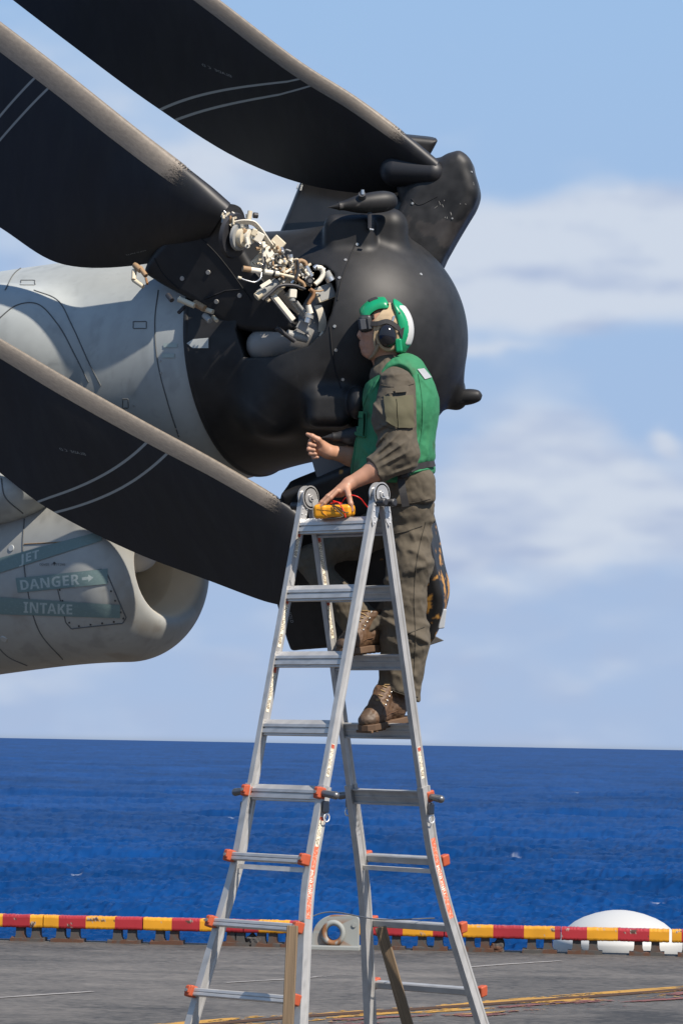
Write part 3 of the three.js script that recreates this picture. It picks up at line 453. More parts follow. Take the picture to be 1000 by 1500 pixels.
const spinner = part('spinner', toW(tint(surf(spinnerF, V(C0.x - .95, C0.y - .85, C0.z - .85), V(C0.x + .75, C0.y + .72, C0.z + .78), .0095), blackCoat(2))), blackM, air);

{ const pr = [[-.012, -.004], [-.006, .004], [.006, .0045], [.014, -.004]].map(([a, r]) => new THREE.Vector2(spinR(D_RING) + r, a)); // clean edge band where spinner meets pod
  part('edge_band', toW(tint(new THREE.LatheGeometry(pr, 96).applyQuaternion(new THREE.Quaternion().setFromUnitVectors(V(0, 1, 0), AX)).translate(...hubAt(D_RING + .004, 0, 0).toArray()), blackCoat(2))), blackM, spinner); }
// engine pod behind the spinner: rounder above, deeper below
const nacR = (s) => { const t = clamp((D_RING - s) / 1.1); return [mix(.530, .545, t), mix(.565, .70, t), mix(.545, .60, t)]; };   // above, below, sideways
function nacF(x, y, z) {
  const [s, u, w] = toA(x, y, z), [a, b, c] = nacR(s), v = u > 0 ? a : b, k = Math.hypot(u / v, w / c); let d = (k - 1) * Math.min(v, c);
  d = Math.max(d, s - D_RING - .0, -3.2 - s);
  d = smin(d, ell(q(-20, 510, 15.88), .46, .30, .20, AX, AY)(x, y, z), .12);       // blister on the side
  d = smin(d, ell(q(-10, 722, 15.84), .36, .15, .2, AX, AY)(x, y, z), .08);
  return d * .9;
}
const greyCoat = (seed) => (x, y, z) => { const a = fbm(x * 3 + seed, y * 4, z * 3, 4), b = fbm(x * 30, y * 30 + seed, z * 30, 3), st = fbm(x * 18, y * 3, z * 18 + seed, 3); const w = fbm(x * 9 + seed, y * 5, z * 9 + 2, 4); let v = 1 + .18 * a + .07 * b + (st > .35 ? -.06 : 0) - (w > .22 ? .14 * sstep(.22, .4, w) : 0); if (b > .5) v *= .9; return [.325 * v, .345 * v, .335 * v]; };
const greyM = vmat(.55);
const nac = part('engine_pod', toW(tint(surf(nacF, V(C0.x - 3.0, C0.y - .95, C0.z - 2.2), V(C0.x - .0, C0.y + .75, C0.z + .75), .016), greyCoat(4))), greyM, air);

// air intake below the pod
const IC = q(262, 834, 15.70), IXn = V(Math.cos(.62) * .99, .03, Math.sin(.62)).normalize(), IY = V(0, 1, 0).addScaledVector(IXn, -IXn.y).normalize(), IZ = IXn.clone().cross(IY);
function intakeF(x, y, z) {
  const dx = x - IC.x, dy = y - IC.y, dz = z - IC.z, s = dx * IXn.x + dy * IXn.y + dz * IXn.z, u = dx * IY.x + dy * IY.y + dz * IY.z, w = dx * IZ.x + dy * IZ.y + dz * IZ.z;
  const r0 = .425, e = Math.hypot(u * (u > 0 ? .8 : 1), w), nose = .30, rr = s > -nose ? r0 - nose + Math.sqrt(Math.max(0, nose * nose - (s + nose) ** 2)) : r0 + .10 * sstep(.3, 1.8, -s);
  let d = s > -nose ? Math.hypot(Math.max(0, e - (r0 - nose)), s + nose) - nose : e - rr;
  d = Math.max(d, -2.6 - s);
  const duct = Math.hypot(u - .03, w) - (.205 + .05 * clamp((s + .2) / .2) - .06 * clamp((-s - .3) / .6)), bore = Math.max(duct, -1.1 - s);
  return smax(d, -bore, .07) * .9;
}
const ductP = (x, y, z) => { const dx = x - IC.x, dy = y - IC.y, dz = z - IC.z, s = dx * IXn.x + dy * IXn.y + dz * IXn.z; return [s, Math.hypot(dx * IY.x + dy * IY.y + dz * IY.z - .03, dx * IZ.x + dy * IZ.y + dz * IZ.z)]; };
const dirtyGrey = greyCoat(9);
const intake = part('air_intake', toW(tint(surf(intakeF, V(IC.x - 2.3, IC.y - .62, IC.z - 1.9), V(IC.x + .55, IC.y + .62, IC.z + .7), .013), (x, y, z) => { const [s, r] = ductP(x, y, z); const k = 1 + .15 * fbm(x * 8, y * 8, z * 8, 3), e = sstep(.275, .245, r) * sstep(-.03, -.07, s), c = dirtyGrey(x, y, z), g = sstep(.1, .4, fbm(x * 4, y * 4, z * 4 + 3, 4)); return [mix(mix(c[0] * .92, .20, g * .5), .58 * k, e), mix(mix(c[1] * .88, .17, g * .5), .52 * k, e), mix(mix(c[2] * .85, .13, g * .5), .41 * k, e)]; })), greyM, air);
part('inlet_centre', toW(surf((x, y, z) => cone(IC.clone().addScaledVector(IXn, -.25).addScaledVector(IY, .10), IC.clone().addScaledVector(IXn, -.9).addScaledVector(IY, .06), .11, .15)(x, y, z), V(IC.x - 1.1, IC.y - .3, IC.z - .8), V(IC.x + .2, IC.y + .4, IC.z + .4), .014)), mat(.42, .42, .42, .5), intake);

// markings, panel joints and fasteners lie on these skins
function onSkin(f, px, py, off = .002) { const p = hit(f, px, py); if (!p) return null; return p.addScaledVector(grad(f, p), off); }
function seam(f, pts, r, m, parent, name = 'panel_joint') { // dark joint following a skin
  const o = []; for (let i = 0; i + 1 < pts.length; i++) { const n = Math.max(2, Math.ceil(Math.hypot(pts[i + 1][0] - pts[i][0], pts[i + 1][1] - pts[i][1]) / 6)); for (let k = 0; k < n; k++) { const p = onSkin(f, mix(pts[i][0], pts[i + 1][0], k / n), mix(pts[i][1], pts[i + 1][1], k / n), r * .2); if (p) o.push(p); } }
  const e = onSkin(f, ...pts[pts.length - 1], r * .2); if (e) o.push(e); if (o.length > 2) part(name, toW(tube(o, r, 6, o.length * 2)), m, parent);
}
function curve(pts, n = 6) { const c = new THREE.CatmullRomCurve3(pts.map(([x, y]) => V(x, y, 0)), false, 'centripetal'); return c.getPoints(pts.length * n).map((p) => [p.x, p.y]); }
function dot(f, px, py, r, m, parent, name = 'fastener') { const p = hit(f, px, py); if (!p) return; const n = grad(f, p); part(name, toW(rod(p.clone().addScaledVector(n, -.003), p.clone().addScaledVector(n, .0035), r, r * .8, 10)), m, parent); }
function decal(f, quad, m, parent, name, off = .003, nu = 14, nv = 8) { // thin sheet of paint or plate on a skin between four corners
  const pos = [], uv = [], idx = [], [a, b, c, d] = quad;
  for (let j = 0; j <= nv; j++) for (let i = 0; i <= nu; i++) { const s = i / nu, t = j / nv, x = mix(mix(a[0], b[0], s), mix(d[0], c[0], s), t), y = mix(mix(a[1], b[1], s), mix(d[1], c[1], s), t), p = onSkin(f, x, y, off) ?? q(x, y, 16); pos.push(p.x, p.y, p.z); uv.push(s, 1 - t); if (i && j) { const k = j * (nu + 1) + i, w = nu + 1; idx.push(k - w - 1, k - 1, k, k - w - 1, k, k - w); } }
  const g = new THREE.BufferGeometry(); g.setAttribute('position', new THREE.Float32BufferAttribute(pos, 3)); g.setAttribute('uv', new THREE.Float32BufferAttribute(uv, 2)); g.setIndex(idx); g.computeVertexNormals();
  part(name, toW(g), m, parent);
}
const jointM = mat(.09, .095, .095, .8), jointB = mat(.006, .006, .007, .8), boltM = mat(.42, .41, .38, .35, .6), boltD = mat(.05, .05, .05, .5, .3);
seam(spinnerF, curve([[521, 356], [512, 378], [500, 410], [494, 440]]), .0035, jointB, spinner); seam(spinnerF, curve([[483, 478], [486, 510], [490, 540], [499, 568]]), .0035, jointB, spinner);
for (const [x, y] of [[523, 358], [506, 381], [497, 407], [490, 478], [492, 513], [502, 556], [616, 402]]) dot(spinnerF, x, y, .0085, boltM, spinner);
seam(nacF, curve([[232, 425], [227, 470], [231, 530], [246, 590], [262, 640]]), .0028, jointM, nac);
seam(nacF, curve([[-5, 470], [25, 447], [55, 445], [85, 475], [110, 520], [130, 560]]), .003, jointM, nac); seam(nacF, curve([[50, 425], [85, 440], [105, 475], [130, 530], [148, 565]]), .003, jointM, nac);
seam(nacF, curve([[8, 425], [22, 400], [52, 381]]), .003, jointM, nac); seam(nacF, curve([[2, 700], [8, 728], [34, 752]]), .003, jointM, nac);
for (const [x, y, w, h] of [[205, 476, 19, 10], [41, 414, 20, 7], [184, 591, 8, 13]]) seam(nacF, [[x - w / 2, y - h / 2], [x + w / 2, y - h / 2], [x + w / 2, y + h / 2], [x - w / 2, y + h / 2], [x - w / 2, y - h / 2]], .0022, jointM, nac, 'access_door');
const lightP = mat(.33, .37, .37, .6), bandP = mat(.16, .24, .245, .7), paleGreen = mat(.30, .36, .34, .65);
for (const [x, y, w, h] of [[250, 506, 20, 6], [247, 521, 18, 6]]) decal(nacF, [[x - w / 2, y - h / 2], [x + w / 2, y - h / 2], [x + w / 2, y + h / 2], [x - w / 2, y + h / 2]], paleGreen, nac, 'marking', .003, 3, 2);
for (const [x, y] of [[235, 528], [236, 546], [262, 636], [258, 628], [196, 594]]) dot(nacF, x, y, .005, boltM, nac);
// arrow plate at the joint of spinner and pod
{ const A = [[274, 503], [283, 497], [306, 495], [306, 510], [283, 510]]; const pts = A.map(([x, y]) => onSkin(spinnerF, x, y, .004) ?? q(x, y, 15.3)), g = new THREE.BufferGeometry().setFromPoints([0, 1, 2, 0, 2, 3, 0, 3, 4].map((i) => pts[i])); g.computeVertexNormals(); g.setAttribute('uv', new THREE.Float32BufferAttribute(new Float32Array(18), 2)); part('arrow_marking', toW(g), mat(.38, .40, .39, .6), spinner); }
// DANGER bands and the riveted panel on the intake
const bandTex = (w, h, txt, size, tx, arrow) => new THREE.MeshStandardMaterial({ roughness: .7, map: canvasTex(w, h, (x, W, H) => { x.fillStyle = '#647876'; x.fillRect(0, 0, W, H); x.fillStyle = '#9ba5a1'; x.font = 'bold ' + size + 'px sans-serif'; x.textBaseline = 'middle'; x.fillText(txt, tx, H * .52); if (arrow) { x.fillRect(W * .72, H * .4, W * .08, H * .2); x.beginPath(); x.moveTo(W * .79, H * .25); x.lineTo(W * .845, H * .5); x.lineTo(W * .79, H * .75); x.fill(); } const r = rng(w + h); for (let i = 0; i < 500; i++) { x.fillStyle = r() < .5 ? '#7f908f' : '#5f7272'; x.globalAlpha = .35; x.fillRect(r() * W, r() * H, 1 + r() * 14, 1 + r() * 3); } x.globalAlpha = 1; }) });
decal(intakeF, [[24, 847], [158, 833], [158, 855], [27, 868]], bandTex(512, 88, 'DANGER', 84, 14, true), intake, 'warning_band', .004, 24, 6);
decal(intakeF, [[-40, 872], [176, 886], [176, 905], [-40, 898]], bandTex(800, 80, 'INTAKE', 76, 278, false), intake, 'warning_band', .004, 30, 6);
decal(intakeF, [[-40, 828], [150, 778], [150, 792], [-40, 852]], bandTex(800, 88, 'JET', 80, 300, false), intake, 'warning_band', .004, 30, 6);
{ const R = [[82, 842], [150, 834], [158, 842], [185, 905], [180, 913], [105, 921], [97, 912], [82, 852], [82, 842]]; seam(intakeF, R, .0028, jointM, intake, 'access_panel');
  for (const [x, y] of [[88, 846], [104, 843], [120, 841], [136, 839], [150, 838], [157, 852], [163, 866], [169, 880], [177, 897], [181, 906], [167, 911], [150, 913], [133, 915], [116, 917], [102, 912], [97, 897], [92, 880], [88, 864]]) dot(intakeF, x, y, .005, boltD, intake, 'rivet'); }
seam(intakeF, curve([[36, 760], [34, 800], [40, 860], [58, 925], [92, 966]]), .0028, jointM, intake); seam(intakeF, curve([[36, 797], [90, 794], [140, 788], [165, 784]]), .003, mat(.2, .13, .07, .8), intake);
seam(intakeF, curve([[-5, 945], [12, 962], [40, 975]]), .0028, jointM, intake);
dot(intakeF, 80, 825, .007, boltD, intake); dot(intakeF, 17, 803, .018, mat(.3, .32, .33, .5), intake, 'drain_cap'); dot(intakeF, 6, 936, .02, mat(.35, .36, .35, .5), intake, 'drain_cap');
decal(intakeF, [[58, 824], [110, 824], [110, 830], [58, 830]], new THREE.MeshStandardMaterial({ transparent: true, alphaTest: .4, roughness: .7, map: canvasTex(256, 32, (x) => { x.fillStyle = '#4a4a48'; x.font = '24px monospace'; x.fillText('COVER FITTING', 4, 24); }) }), intake, 'stencil', .004, 8, 2);

// ---- blades: airfoil lofts through stations read off the photograph
const bladeMap = (stripes, text, seed) => canvasTex(1024, 2048, (x, W, H) => { // u = chord (0 leading edge), v = span
  x.fillStyle = '#17171a'; x.fillRect(0, 0, W, H); const r = rng(seed);
  for (let i = 0; i < 900; i++) { x.fillStyle = r() < .5 ? '#1f1f22' : '#131316'; x.globalAlpha = .25; const w = 20 + r() * 160; x.beginPath(); x.ellipse(r() * W, r() * H, w, w * (.05 + r() * .2), .1 + r() * .5, 0, 7); x.fill(); }
  for (let i = 0; i < 1500; i++) { x.fillStyle = r() < .5 ? '#3a3733' : '#0f0f12'; x.globalAlpha = .3; x.fillRect(r() * W, r() * H, 1 + r() * 5, 1 + r() * 3); }
  x.globalAlpha = 1; x.lineWidth = 11; x.strokeStyle = '#8b8d89';
  for (const s of stripes) { x.beginPath(); s.forEach(([u, v], i) => i ? x.lineTo(u * W, (1 - v) * H) : x.moveTo(u * W, (1 - v) * H)); x.stroke(); }
  for (const [t, u, v, rot, sz, col] of text) { x.save(); x.translate(u * W, (1 - v) * H); x.rotate(rot); x.scale(1, .8); x.fillStyle = col; x.font = sz + 'px sans-serif'; x.fillText(t, 0, 0); x.restore(); }
});
const leadMat = (t0, seed) => { // sanded metal strip, its inboard end chipped away in flakes
  const a = tileNoise(256, 71 + seed, 4, 2, 2, 8), b = tileNoise(256, 75 + seed, 4, 1, 3, 52), n = 128, m = 2048, d = new Uint8Array(n * m * 4);
  for (let j = 0; j < m; j++) for (let i = 0; i < n; i++) { const k = (j % 256) * 256 + i * 2, o = (j * n + i) * 4, v = .49 + .10 * (a[k] - .5) + .08 * (b[k] - .5), e = (j / m - t0) / .055, on = e > 1 || b[k] + .35 * (a[k] - .5) < .22 + .5 * e - (i > 100 ? .05 : 0); d[o] = 255 * v; d[o + 1] = 255 * v * .925; d[o + 2] = 255 * v * .83; d[o + 3] = on && e > -.2 ? 255 : 0; }
  const t = new THREE.DataTexture(d, n, m); t.colorSpace = THREE.SRGBColorSpace; t.magFilter = THREE.LinearFilter; t.needsUpdate = true;
  return new THREE.MeshStandardMaterial({ map: t, alphaTest: .5, transparent: true, roughness: .55, metalness: .15 });
};
function blade(name, ST, opt) { // ST: [[LE px, py, z], [TE px, py, z], thickness share, camber]
  const N = 44, cl = new THREE.CatmullRomCurve3(ST.map((s) => q(...s[0])), false, 'centripetal'), ct = new THREE.CatmullRomCurve3(ST.map((s) => q(...s[1])), false, 'centripetal'), m = ST.length - 1;
  const val = (k, t) => { const f = t * m, i = Math.min(m - 1, f | 0); return mix(ST[i][k], ST[i + 1][k], f - i); };
  const rows = []; let span = 0, pm = null;
  for (let i = 0; i <= N; i++) { const t = i / N, L = cl.getPoint(t), T = ct.getPoint(t), mid = L.clone().add(T).multiplyScalar(.5); if (pm) span += mid.distanceTo(pm); pm = mid; rows.push({ t, L, T, span }); }
  rows.forEach((r, i) => { const a = rows[Math.max(0, i - 1)], b = rows[Math.min(N, i + 1)], sp = b.L.clone().add(b.T).sub(a.L).sub(a.T).normalize(), c = r.T.clone().sub(r.L); r.n = sp.clone().cross(c).normalize(); if (r.n.z < 0) r.n.negate(); });   // n: towards the lens side
  const sec = (r, u, side, off) => { const c = r.T.clone().sub(r.L), ch = c.length(), th = val(2, r.t), x = u, y = 5 * (.2969 * Math.sqrt(x) - .126 * x - .3516 * x * x + .2843 * x ** 3 - .1036 * x ** 4) * th * ch, cam = -val(3, r.t) * 4 * x * (1 - x) * ch; const d = c.clone().normalize(); return r.L.clone().addScaledVector(c, u).addScaledVector(r.n, cam + side * (y + off)).addScaledVector(d, u < .004 ? -off : 0); };
  const skin = (us, t0, t1, off, rough = 0) => { const pos = [], uv = [], idx = [], K = us.length; rows.filter((r) => r.t >= t0 && r.t <= t1).forEach((r, i) => { us.forEach(([u, s, w], k) => { const p = sec(r, u, s, off); pos.push(p.x, p.y, p.z); uv.push(w ?? u, r.t); if (i && k) { const e = i * K + k; idx.push(e - K - 1, e - K, e, e - K - 1, e, e - 1); } }); }); const g = new THREE.BufferGeometry(); g.setAttribute('position', new THREE.Float32BufferAttribute(pos, 3)); g.setAttribute('uv', new THREE.Float32BufferAttribute(uv, 2)); g.setIndex(idx); g.computeVertexNormals(); return g; };
  const loop = []; for (let k = 24; k >= 0; k--) loop.push([(k / 24) ** 1.6, 1]); for (let k = 1; k <= 24; k++) loop.push([(k / 24) ** 1.6, -1]);
  const body = part(name, toW(skin(loop, 0, 1, 0)), new THREE.MeshStandardMaterial({ map: opt.map, roughness: .5 }), air, opt.label);
  const le = opt.lead; const lp = []; for (let k = 10; k >= 0; k--) lp.push([le * (k / 10) ** 1.7, 1]); for (let k = 1; k <= 10; k++) lp.push([le * (k / 10) ** 1.7, -1]);
  part('leading_edge', toW(skin(lp.map(([u, e]) => [u, e, u / le]), opt.t0 - .06, 1, .0035)), leadMat(opt.t0, opt.t0 * 100 | 0), body);
  // end caps
  for (const r of [rows[0]]) { const pts = loop.map(([u, s]) => sec(r, u, s, 0)), c = r.L.clone().lerp(r.T, .4), tri = []; for (let i = 0; i + 1 < pts.length; i++) tri.push(c, pts[i], pts[i + 1]); const g = new THREE.BufferGeometry().setFromPoints(tri); g.computeVertexNormals(); g.setAttribute('uv', new THREE.Float32BufferAttribute(new Float32Array(tri.length * 2), 2)); part('root_cap', toW(g), mat(.02, .02, .022, .5), body); }
  return { body, rows, sec };
}
const arc = (a, b, c, n = 20) => { const o = []; for (let i = 0; i <= n; i++) { const t = i / n; o.push([t, a * (1 - t) * (1 - t) + 2 * b * t * (1 - t) + c * t * t]); } return o; };
const b1 = blade('rotor_blade', [[[641, 238, 15.62], [618, 275, 15.78], .38, .0], [[600, 203, 15.62], [558, 284, 15.86], .26, .01], [[520, 143, 15.64], [455, 272, 15.95], .15, .02], [[440, 92, 15.68], [350, 233, 16.02], .11, .02], [[330, 8, 15.76], [226, 155, 16.1], .10, .02], [[200, -90, 15.88], [100, 62, 16.2], .10, .02], [[60, -195, 16.0], [-30, -38, 16.32], .10, .02]],
  { lead: .10, t0: .17, label: 'uppermost folded blade', map: bladeMap([arc(.45, .60, .655), arc(.42, .56, .625)], [['BLADE  C D', .42, .585, -1.0, 26, '#8b8b86']], 3) });
const b2 = blade('rotor_blade', [[[336, 300, 15.1], [296, 362, 15.28], .40, .0], [[300, 268, 15.1], [205, 388, 15.42], .26, .01], [[200, 190, 15.18], [88, 386, 15.56], .14, .02], [[100, 110, 15.28], [0, 333, 15.66], .12, .02], [[0, 33, 15.4], [-100, 270, 15.79], .11, .02], [[-120, -55, 15.52], [-215, 190, 15.9], .11, .02]],
  { lead: .115, t0: .24, label: 'middle folded blade', map: bladeMap([arc(.645, .72, .77), arc(.605, .68, .74)], [['FOLD SPLIT', .80, .21, -.9, 22, '#8b8b86']], 4) });
const b3 = blade('rotor_blade', [[[446, 756, 15.03], [408, 886, 15.16], .22, .01], [[420, 738, 15.03], [385, 880, 15.19], .16, .02], [[320, 678, 15.1], [310, 852, 15.28], .12, .02], [[210, 618, 15.2], [190, 806, 15.40], .11, .02], [[100, 556, 15.3], [66, 742, 15.5], .11, .02], [[0, 497, 15.4], [-20, 678, 15.6], .11, .02], [[-150, 408, 15.5], [-170, 590, 15.72], .11, .02]],
  { lead: .12, t0: .17, label: 'lowest folded blade', map: bladeMap([arc(.465, .54, .685), arc(.42, .495, .645)], [['BLADE  C D', .45, .60, -1.0, 26, '#8b8b86']], 5) });
// ---- hub arms, blade cuffs, fold joint
function slabF(L, c, n, th, r) { // outline of the photograph on a plane through c with normal n, given thickness and rounded edges
  n = n.clone().normalize(); const bx = V(0, 1, 0).cross(n).normalize(), by = n.clone().cross(bx), pd = polyDist(flat(L, c, bx, by, n)), h = th / 2 - r;
  return (x, y, z) => { x -= c.x; y -= c.y; z -= c.z; const d = pd(x * bx.x + y * bx.y + z * bx.z, x * by.x + y * by.y + z * by.z) + r, w = Math.abs(x * n.x + y * n.y + z * n.z + th / 2) - h; return Math.hypot(Math.max(d, 0), Math.max(w, 0)) + Math.min(Math.max(d, w), 0) - r; };
}
const round = (L, n = 5) => { const c = new THREE.CatmullRomCurve3(L.map(([x, y]) => V(x, y, 0)), true, 'centripetal'); return c.getPoints(L.length * n).slice(0, -1).map((p) => [p.x, p.y]); };
function boxOf(L, z0, z1, pad = .05) { const lo = V(1e9, 1e9, -z1), hi = V(-1e9, -1e9, -z0); for (const [x, y] of L) for (const z of [z0, z1]) { const p = q(x, y, z); lo.x = Math.min(lo.x, p.x); lo.y = Math.min(lo.y, p.y); hi.x = Math.max(hi.x, p.x); hi.y = Math.max(hi.y, p.y); } lo.subScalar(pad); hi.addScalar(pad); return [lo, hi]; }
function roughSkin(f, seed, amp = .004) { return (x, y, z) => { const d = f(x, y, z); return Math.abs(d) < .05 ? d + amp * noise(x * 7 + seed, y * 7, z * 7) : d; }; }
// upper arm: broad cuff rising behind the spinner
const cuff1L = [[560, 372], [600, 385], [637, 394], [652, 370], [665, 347], [681, 320], [694, 297], [699, 279], [696, 262], [691, 246], [688, 233], [680, 223], [671, 218], [660, 220], [648, 225], [628, 250], [600, 270], [575, 320]];
const cuff1 = roughSkin((() => { const f = slabF(round(cuff1L), q(640, 300, 15.62), V(-.12, .05, 1), .26, .06), e = cone(q(612, 272, 15.78), q(634, 256, 15.74), .10, .075); return (x, y, z) => smin(f(x, y, z), e(x, y, z), .05); })(), 3, .0012);
const scr = (x, y, z) => { const c = blackCoat(31, 2.3)(x, y, z), n = noise(x * 60, y * 22 + x * 30, z * 60), m = fbm(x * 7, y * 7, z * 7 + 4, 3); return m < -.2 ? [c[0] * 1.4 + .006, c[1] * 1.35 + .004, c[2] * 1.3 + .003] : c; };
const c1 = part('blade_cuff', toW(tint(surf(cuff1, ...boxOf(cuff1L, 15.45, 16.15, .09), .009), scr)), blackM, air, 'upper blade cuff with pale scratches');
{ const r = rng(88), pale = mat(.25, .24, .22, .7); for (const [x, y, n, sp] of [[644, 298, 5, 12], [655, 312, 4, 12], [678, 296, 2, 12], [690, 270, 1, 8]]) for (let i = 0; i < n; i++) { const a = x + (r() - .5) * sp, b = y + (r() - .5) * sp, an = r() < .7 ? 1.1 + r() * .6 : r() * 6, l = 1.5 + r() * 5; seam(cuff1, curve([[a, b], [a + Math.cos(an) * l * .5 + r() - .5, b + Math.sin(an) * l * .5], [a + Math.cos(an) * l, b + Math.sin(an) * l]], 3), .0008 + r() * .0006, pale, c1, 'scratch'); } }
seam(cuff1, curve([[640, 288], [612, 300], [602, 291]]), .002, jointB, c1); dot(cuff1, 604, 298, .007, boltM, c1); dot(cuff1, 690, 252, .006, boltM, c1); dot(cuff1, 662, 320, .005, boltM, c1);
part('blade_socket', toW(surf(cone(q(580, 250, 15.72), q(633, 253, 15.66), .075, .055), ...boxOf([[570, 240], [655, 290]], 15.5, 15.8), .008)), mat(.012, .012, .014, .5), air);
const flapL = [[590, 199], [630, 203], [643, 205], [634, 222], [622, 242], [598, 230]];
part('hinge_fairing', toW(tint(surf(slabF(flapL, q(615, 215, 15.85), V(.1, -.2, 1), .16, .03), ...boxOf(flapL, 15.75, 16.1), .009), blackCoat(5))), blackM, air);
const slab1L = [[400, 352], [420, 305], [438, 260], [470, 240], [600, 250], [615, 350], [520, 380]];
const slab1 = slabF(slab1L, q(500, 310, 15.98), V(-.35, .25, 1), .12, .04);
const s1 = part('root_fairing', toW(tint(surf(slab1, ...boxOf(slab1L, 15.7, 16.4, .08), .01), blackCoat(6, .5))), vmat(.3), air);
decal(slab1, [[433, 262], [456, 262], [450, 284], [427, 284]], new THREE.MeshStandardMaterial({ transparent: true, alphaTest: .4, roughness: .7, map: canvasTex(128, 128, (x, W, H) => { x.fillStyle = '#b9bcbc'; x.font = 'bold 30px sans-serif'; x.save(); x.translate(100, 12); x.rotate(Math.PI / 2); x.fillText('D', 0, 0); x.restore(); x.font = 'bold 22px sans-serif'; x.save(); x.translate(62, 6); x.rotate(Math.PI / 2); x.fillText('CC - 0000', 0, 0); x.restore(); x.save(); x.translate(26, 28); x.rotate(Math.PI / 2); x.fillText('- 0000', 0, 0); x.restore(); }) }), s1, 'stencil', .004, 4, 4);

// near arm: cuff at the root of the middle blade
const cuff2L = [[208, 398], [240, 350], [276, 322], [306, 305], [331, 310], [343, 345], [374, 398], [410, 446], [433, 480], [424, 488], [385, 489], [345, 484], [318, 472], [285, 446], [245, 424], [222, 410]];
const cuff2 = roughSkin(slabF(round(cuff2L, 3), q(330, 400, 15.20), V(-.35, -.2, .92), .20, .035), 8, .001);
const c2 = part('blade_cuff', toW(tint(surf(cuff2, ...boxOf(cuff2L, 14.9, 15.7, .12), .009), blackCoat(12, .7))), blackM, air, 'near blade cuff with four bright fasteners');
for (const [x, y] of [[305, 399], [267, 408], [351, 433], [317, 442]]) dot(cuff2, x, y, .0125, boltM, c2);
seam(cuff2, curve([[286, 342], [312, 366], [334, 392], [368, 440]]), .003, jointB, c2); seam(cuff2, [[300, 438], [330, 426], [352, 424]], .003, jointB, c2); seam(cuff2, curve([[226, 378], [238, 400], [262, 424]]), .003, jointB, c2);
// light parts of the fold joint and of the hub
const cream = mat(.58, .50, .36, .5), white = mat(.70, .645, .53, .45), tan = mat(.30, .19, .10, .65), greyP = mat(.27, .27, .255, .5), silver = mat(.55, .55, .54, .28, .85), darkP = mat(.025, .025, .028, .5), brown = mat(.22, .11, .045, .6);
const joint = new THREE.Group(); joint.name = 'fold_joint'; joint.position.copy(P(410, 400, 15.1).sub(air.position)); air.add(joint);
const jz = (cx) => mix(14.97, 15.12, clamp((cx - 150) / 750));
const J = (cx, cy, dz = 0) => q(320 + .18 * cx, 300 + .18 * cy, jz(cx) + dz), JS = .18 * 15.05 / FOC;
const jp = (name, g, m) => part(name, toW([].concat(g).length > 1 ? mergeGeometries(g.map((e) => e.index ? e.toNonIndexed() : e)) : [].concat(g)[0]), m, joint);
const jrod = (name, x0, y0, x1, y1, r, m, dz = 0, dz1 = dz, r2 = r) => jp(name, rod(J(x0, y0, dz), J(x1, y1, dz1), r * JS, r2 * JS, 14), m);
const jtube = (name, L, r, m, dz = 0) => jp(name, tube(L.map(([x, y, d]) => J(x, y, (d ?? 0) + dz)), r * JS, 8), m);
const jbox = (name, cx, cy, w, h, d, rot, m, dz = 0, yaw = .25) => { const a = rot * Math.PI / 180, x = V(Math.cos(a) * Math.cos(yaw), -Math.sin(a), -Math.cos(a) * Math.sin(yaw)).normalize(), y = V(Math.sin(a), Math.cos(a), 0).addScaledVector(x, -V(Math.sin(a), Math.cos(a), 0).dot(x)).normalize(); return jp(name, rbox(J(cx, cy, dz), x, y, x.clone().cross(y), w * JS, h * JS, d * JS, .005), m); };
const jdisc = (name, cx, cy, r, t, m, dz = 0, ax = V(.78, -.15, .55)) => { const p = J(cx, cy, dz), a = ax.clone().normalize(); jp(name, rod(p, p.clone().addScaledVector(a, t * JS), r * JS, r * .94 * JS, 28), m); };
const jstrap = (name, L, w, t, m, wa, dz = 0) => { const p = new THREE.CatmullRomCurve3(L.map(([x, y, d]) => J(x, y, (d ?? 0) + dz))).getPoints(L.length * 5), ax = wa.clone().normalize(), ay = p.map((k, i) => p[Math.min(i + 1, p.length - 1)].clone().sub(p[Math.max(0, i - 1)]).cross(ax).normalize()); jp(name, sweep([[-w * JS / 2, -t * JS / 2], [w * JS / 2, -t * JS / 2], [w * JS / 2, t * JS / 2], [-w * JS / 2, t * JS / 2]], p, p.map(() => ax), ay), m); };
jdisc('joint_face', 120, 250, 190, 30, darkP, .04); jdisc('joint_ring', 165, 255, 120, 26, greyP, .01); jdisc('bearing', 190, 262, 84, 44, cream, .0); jdisc('bearing', 235, 255, 66, 40, white, -.01); jdisc('bearing_core', 270, 250, 36, 30, silver, -.015);
jbox('clevis', 60, 120, 60, 70, 60, 10, greyP, .01); jrod('pin', 95, 90, 110, 180, 12, tan, -.02); jrod('pin', 120, 100, 122, 160, 10, cream, -.03);
jstrap('strap', [[120, 150, -.02], [200, 138, -.04], [285, 150, -.05], [340, 205, -.04], [420, 320, -.02], [488, 405, 0]], 52, 10, white, V(.35, .55, .75));
jrod('post', 258, 50, 246, 130, 20, cream, -.02); jrod('post', 232, 75, 236, 140, 12, cream, -.01); jrod('knob', 285, 85, 318, 88, 24, darkP, -.03);
jrod('link', 225, 265, 243, 340, 13, white, -.05); jdisc('link_eye', 236, 335, 20, 16, white, -.055, V(0, 0, 1)); jdisc('link_bore', 236, 335, 9, 18, darkP, -.057, V(0, 0, 1));
jbox('bracket', 325, 262, 80, 86, 40, 28, white, -.03); jbox('bracket', 290, 225, 44, 60, 30, 20, cream, -.04); jbox('block', 210, 215, 44, 40, 40, 15, tan, -.03);
jbox('channel', 372, 415, 34, 230, 40, -4, white, -.02); jbox('gusset', 412, 385, 62, 90, 14, -28, white, -.03); jbox('gusset', 350, 340, 40, 80, 14, 18, cream, -.02);
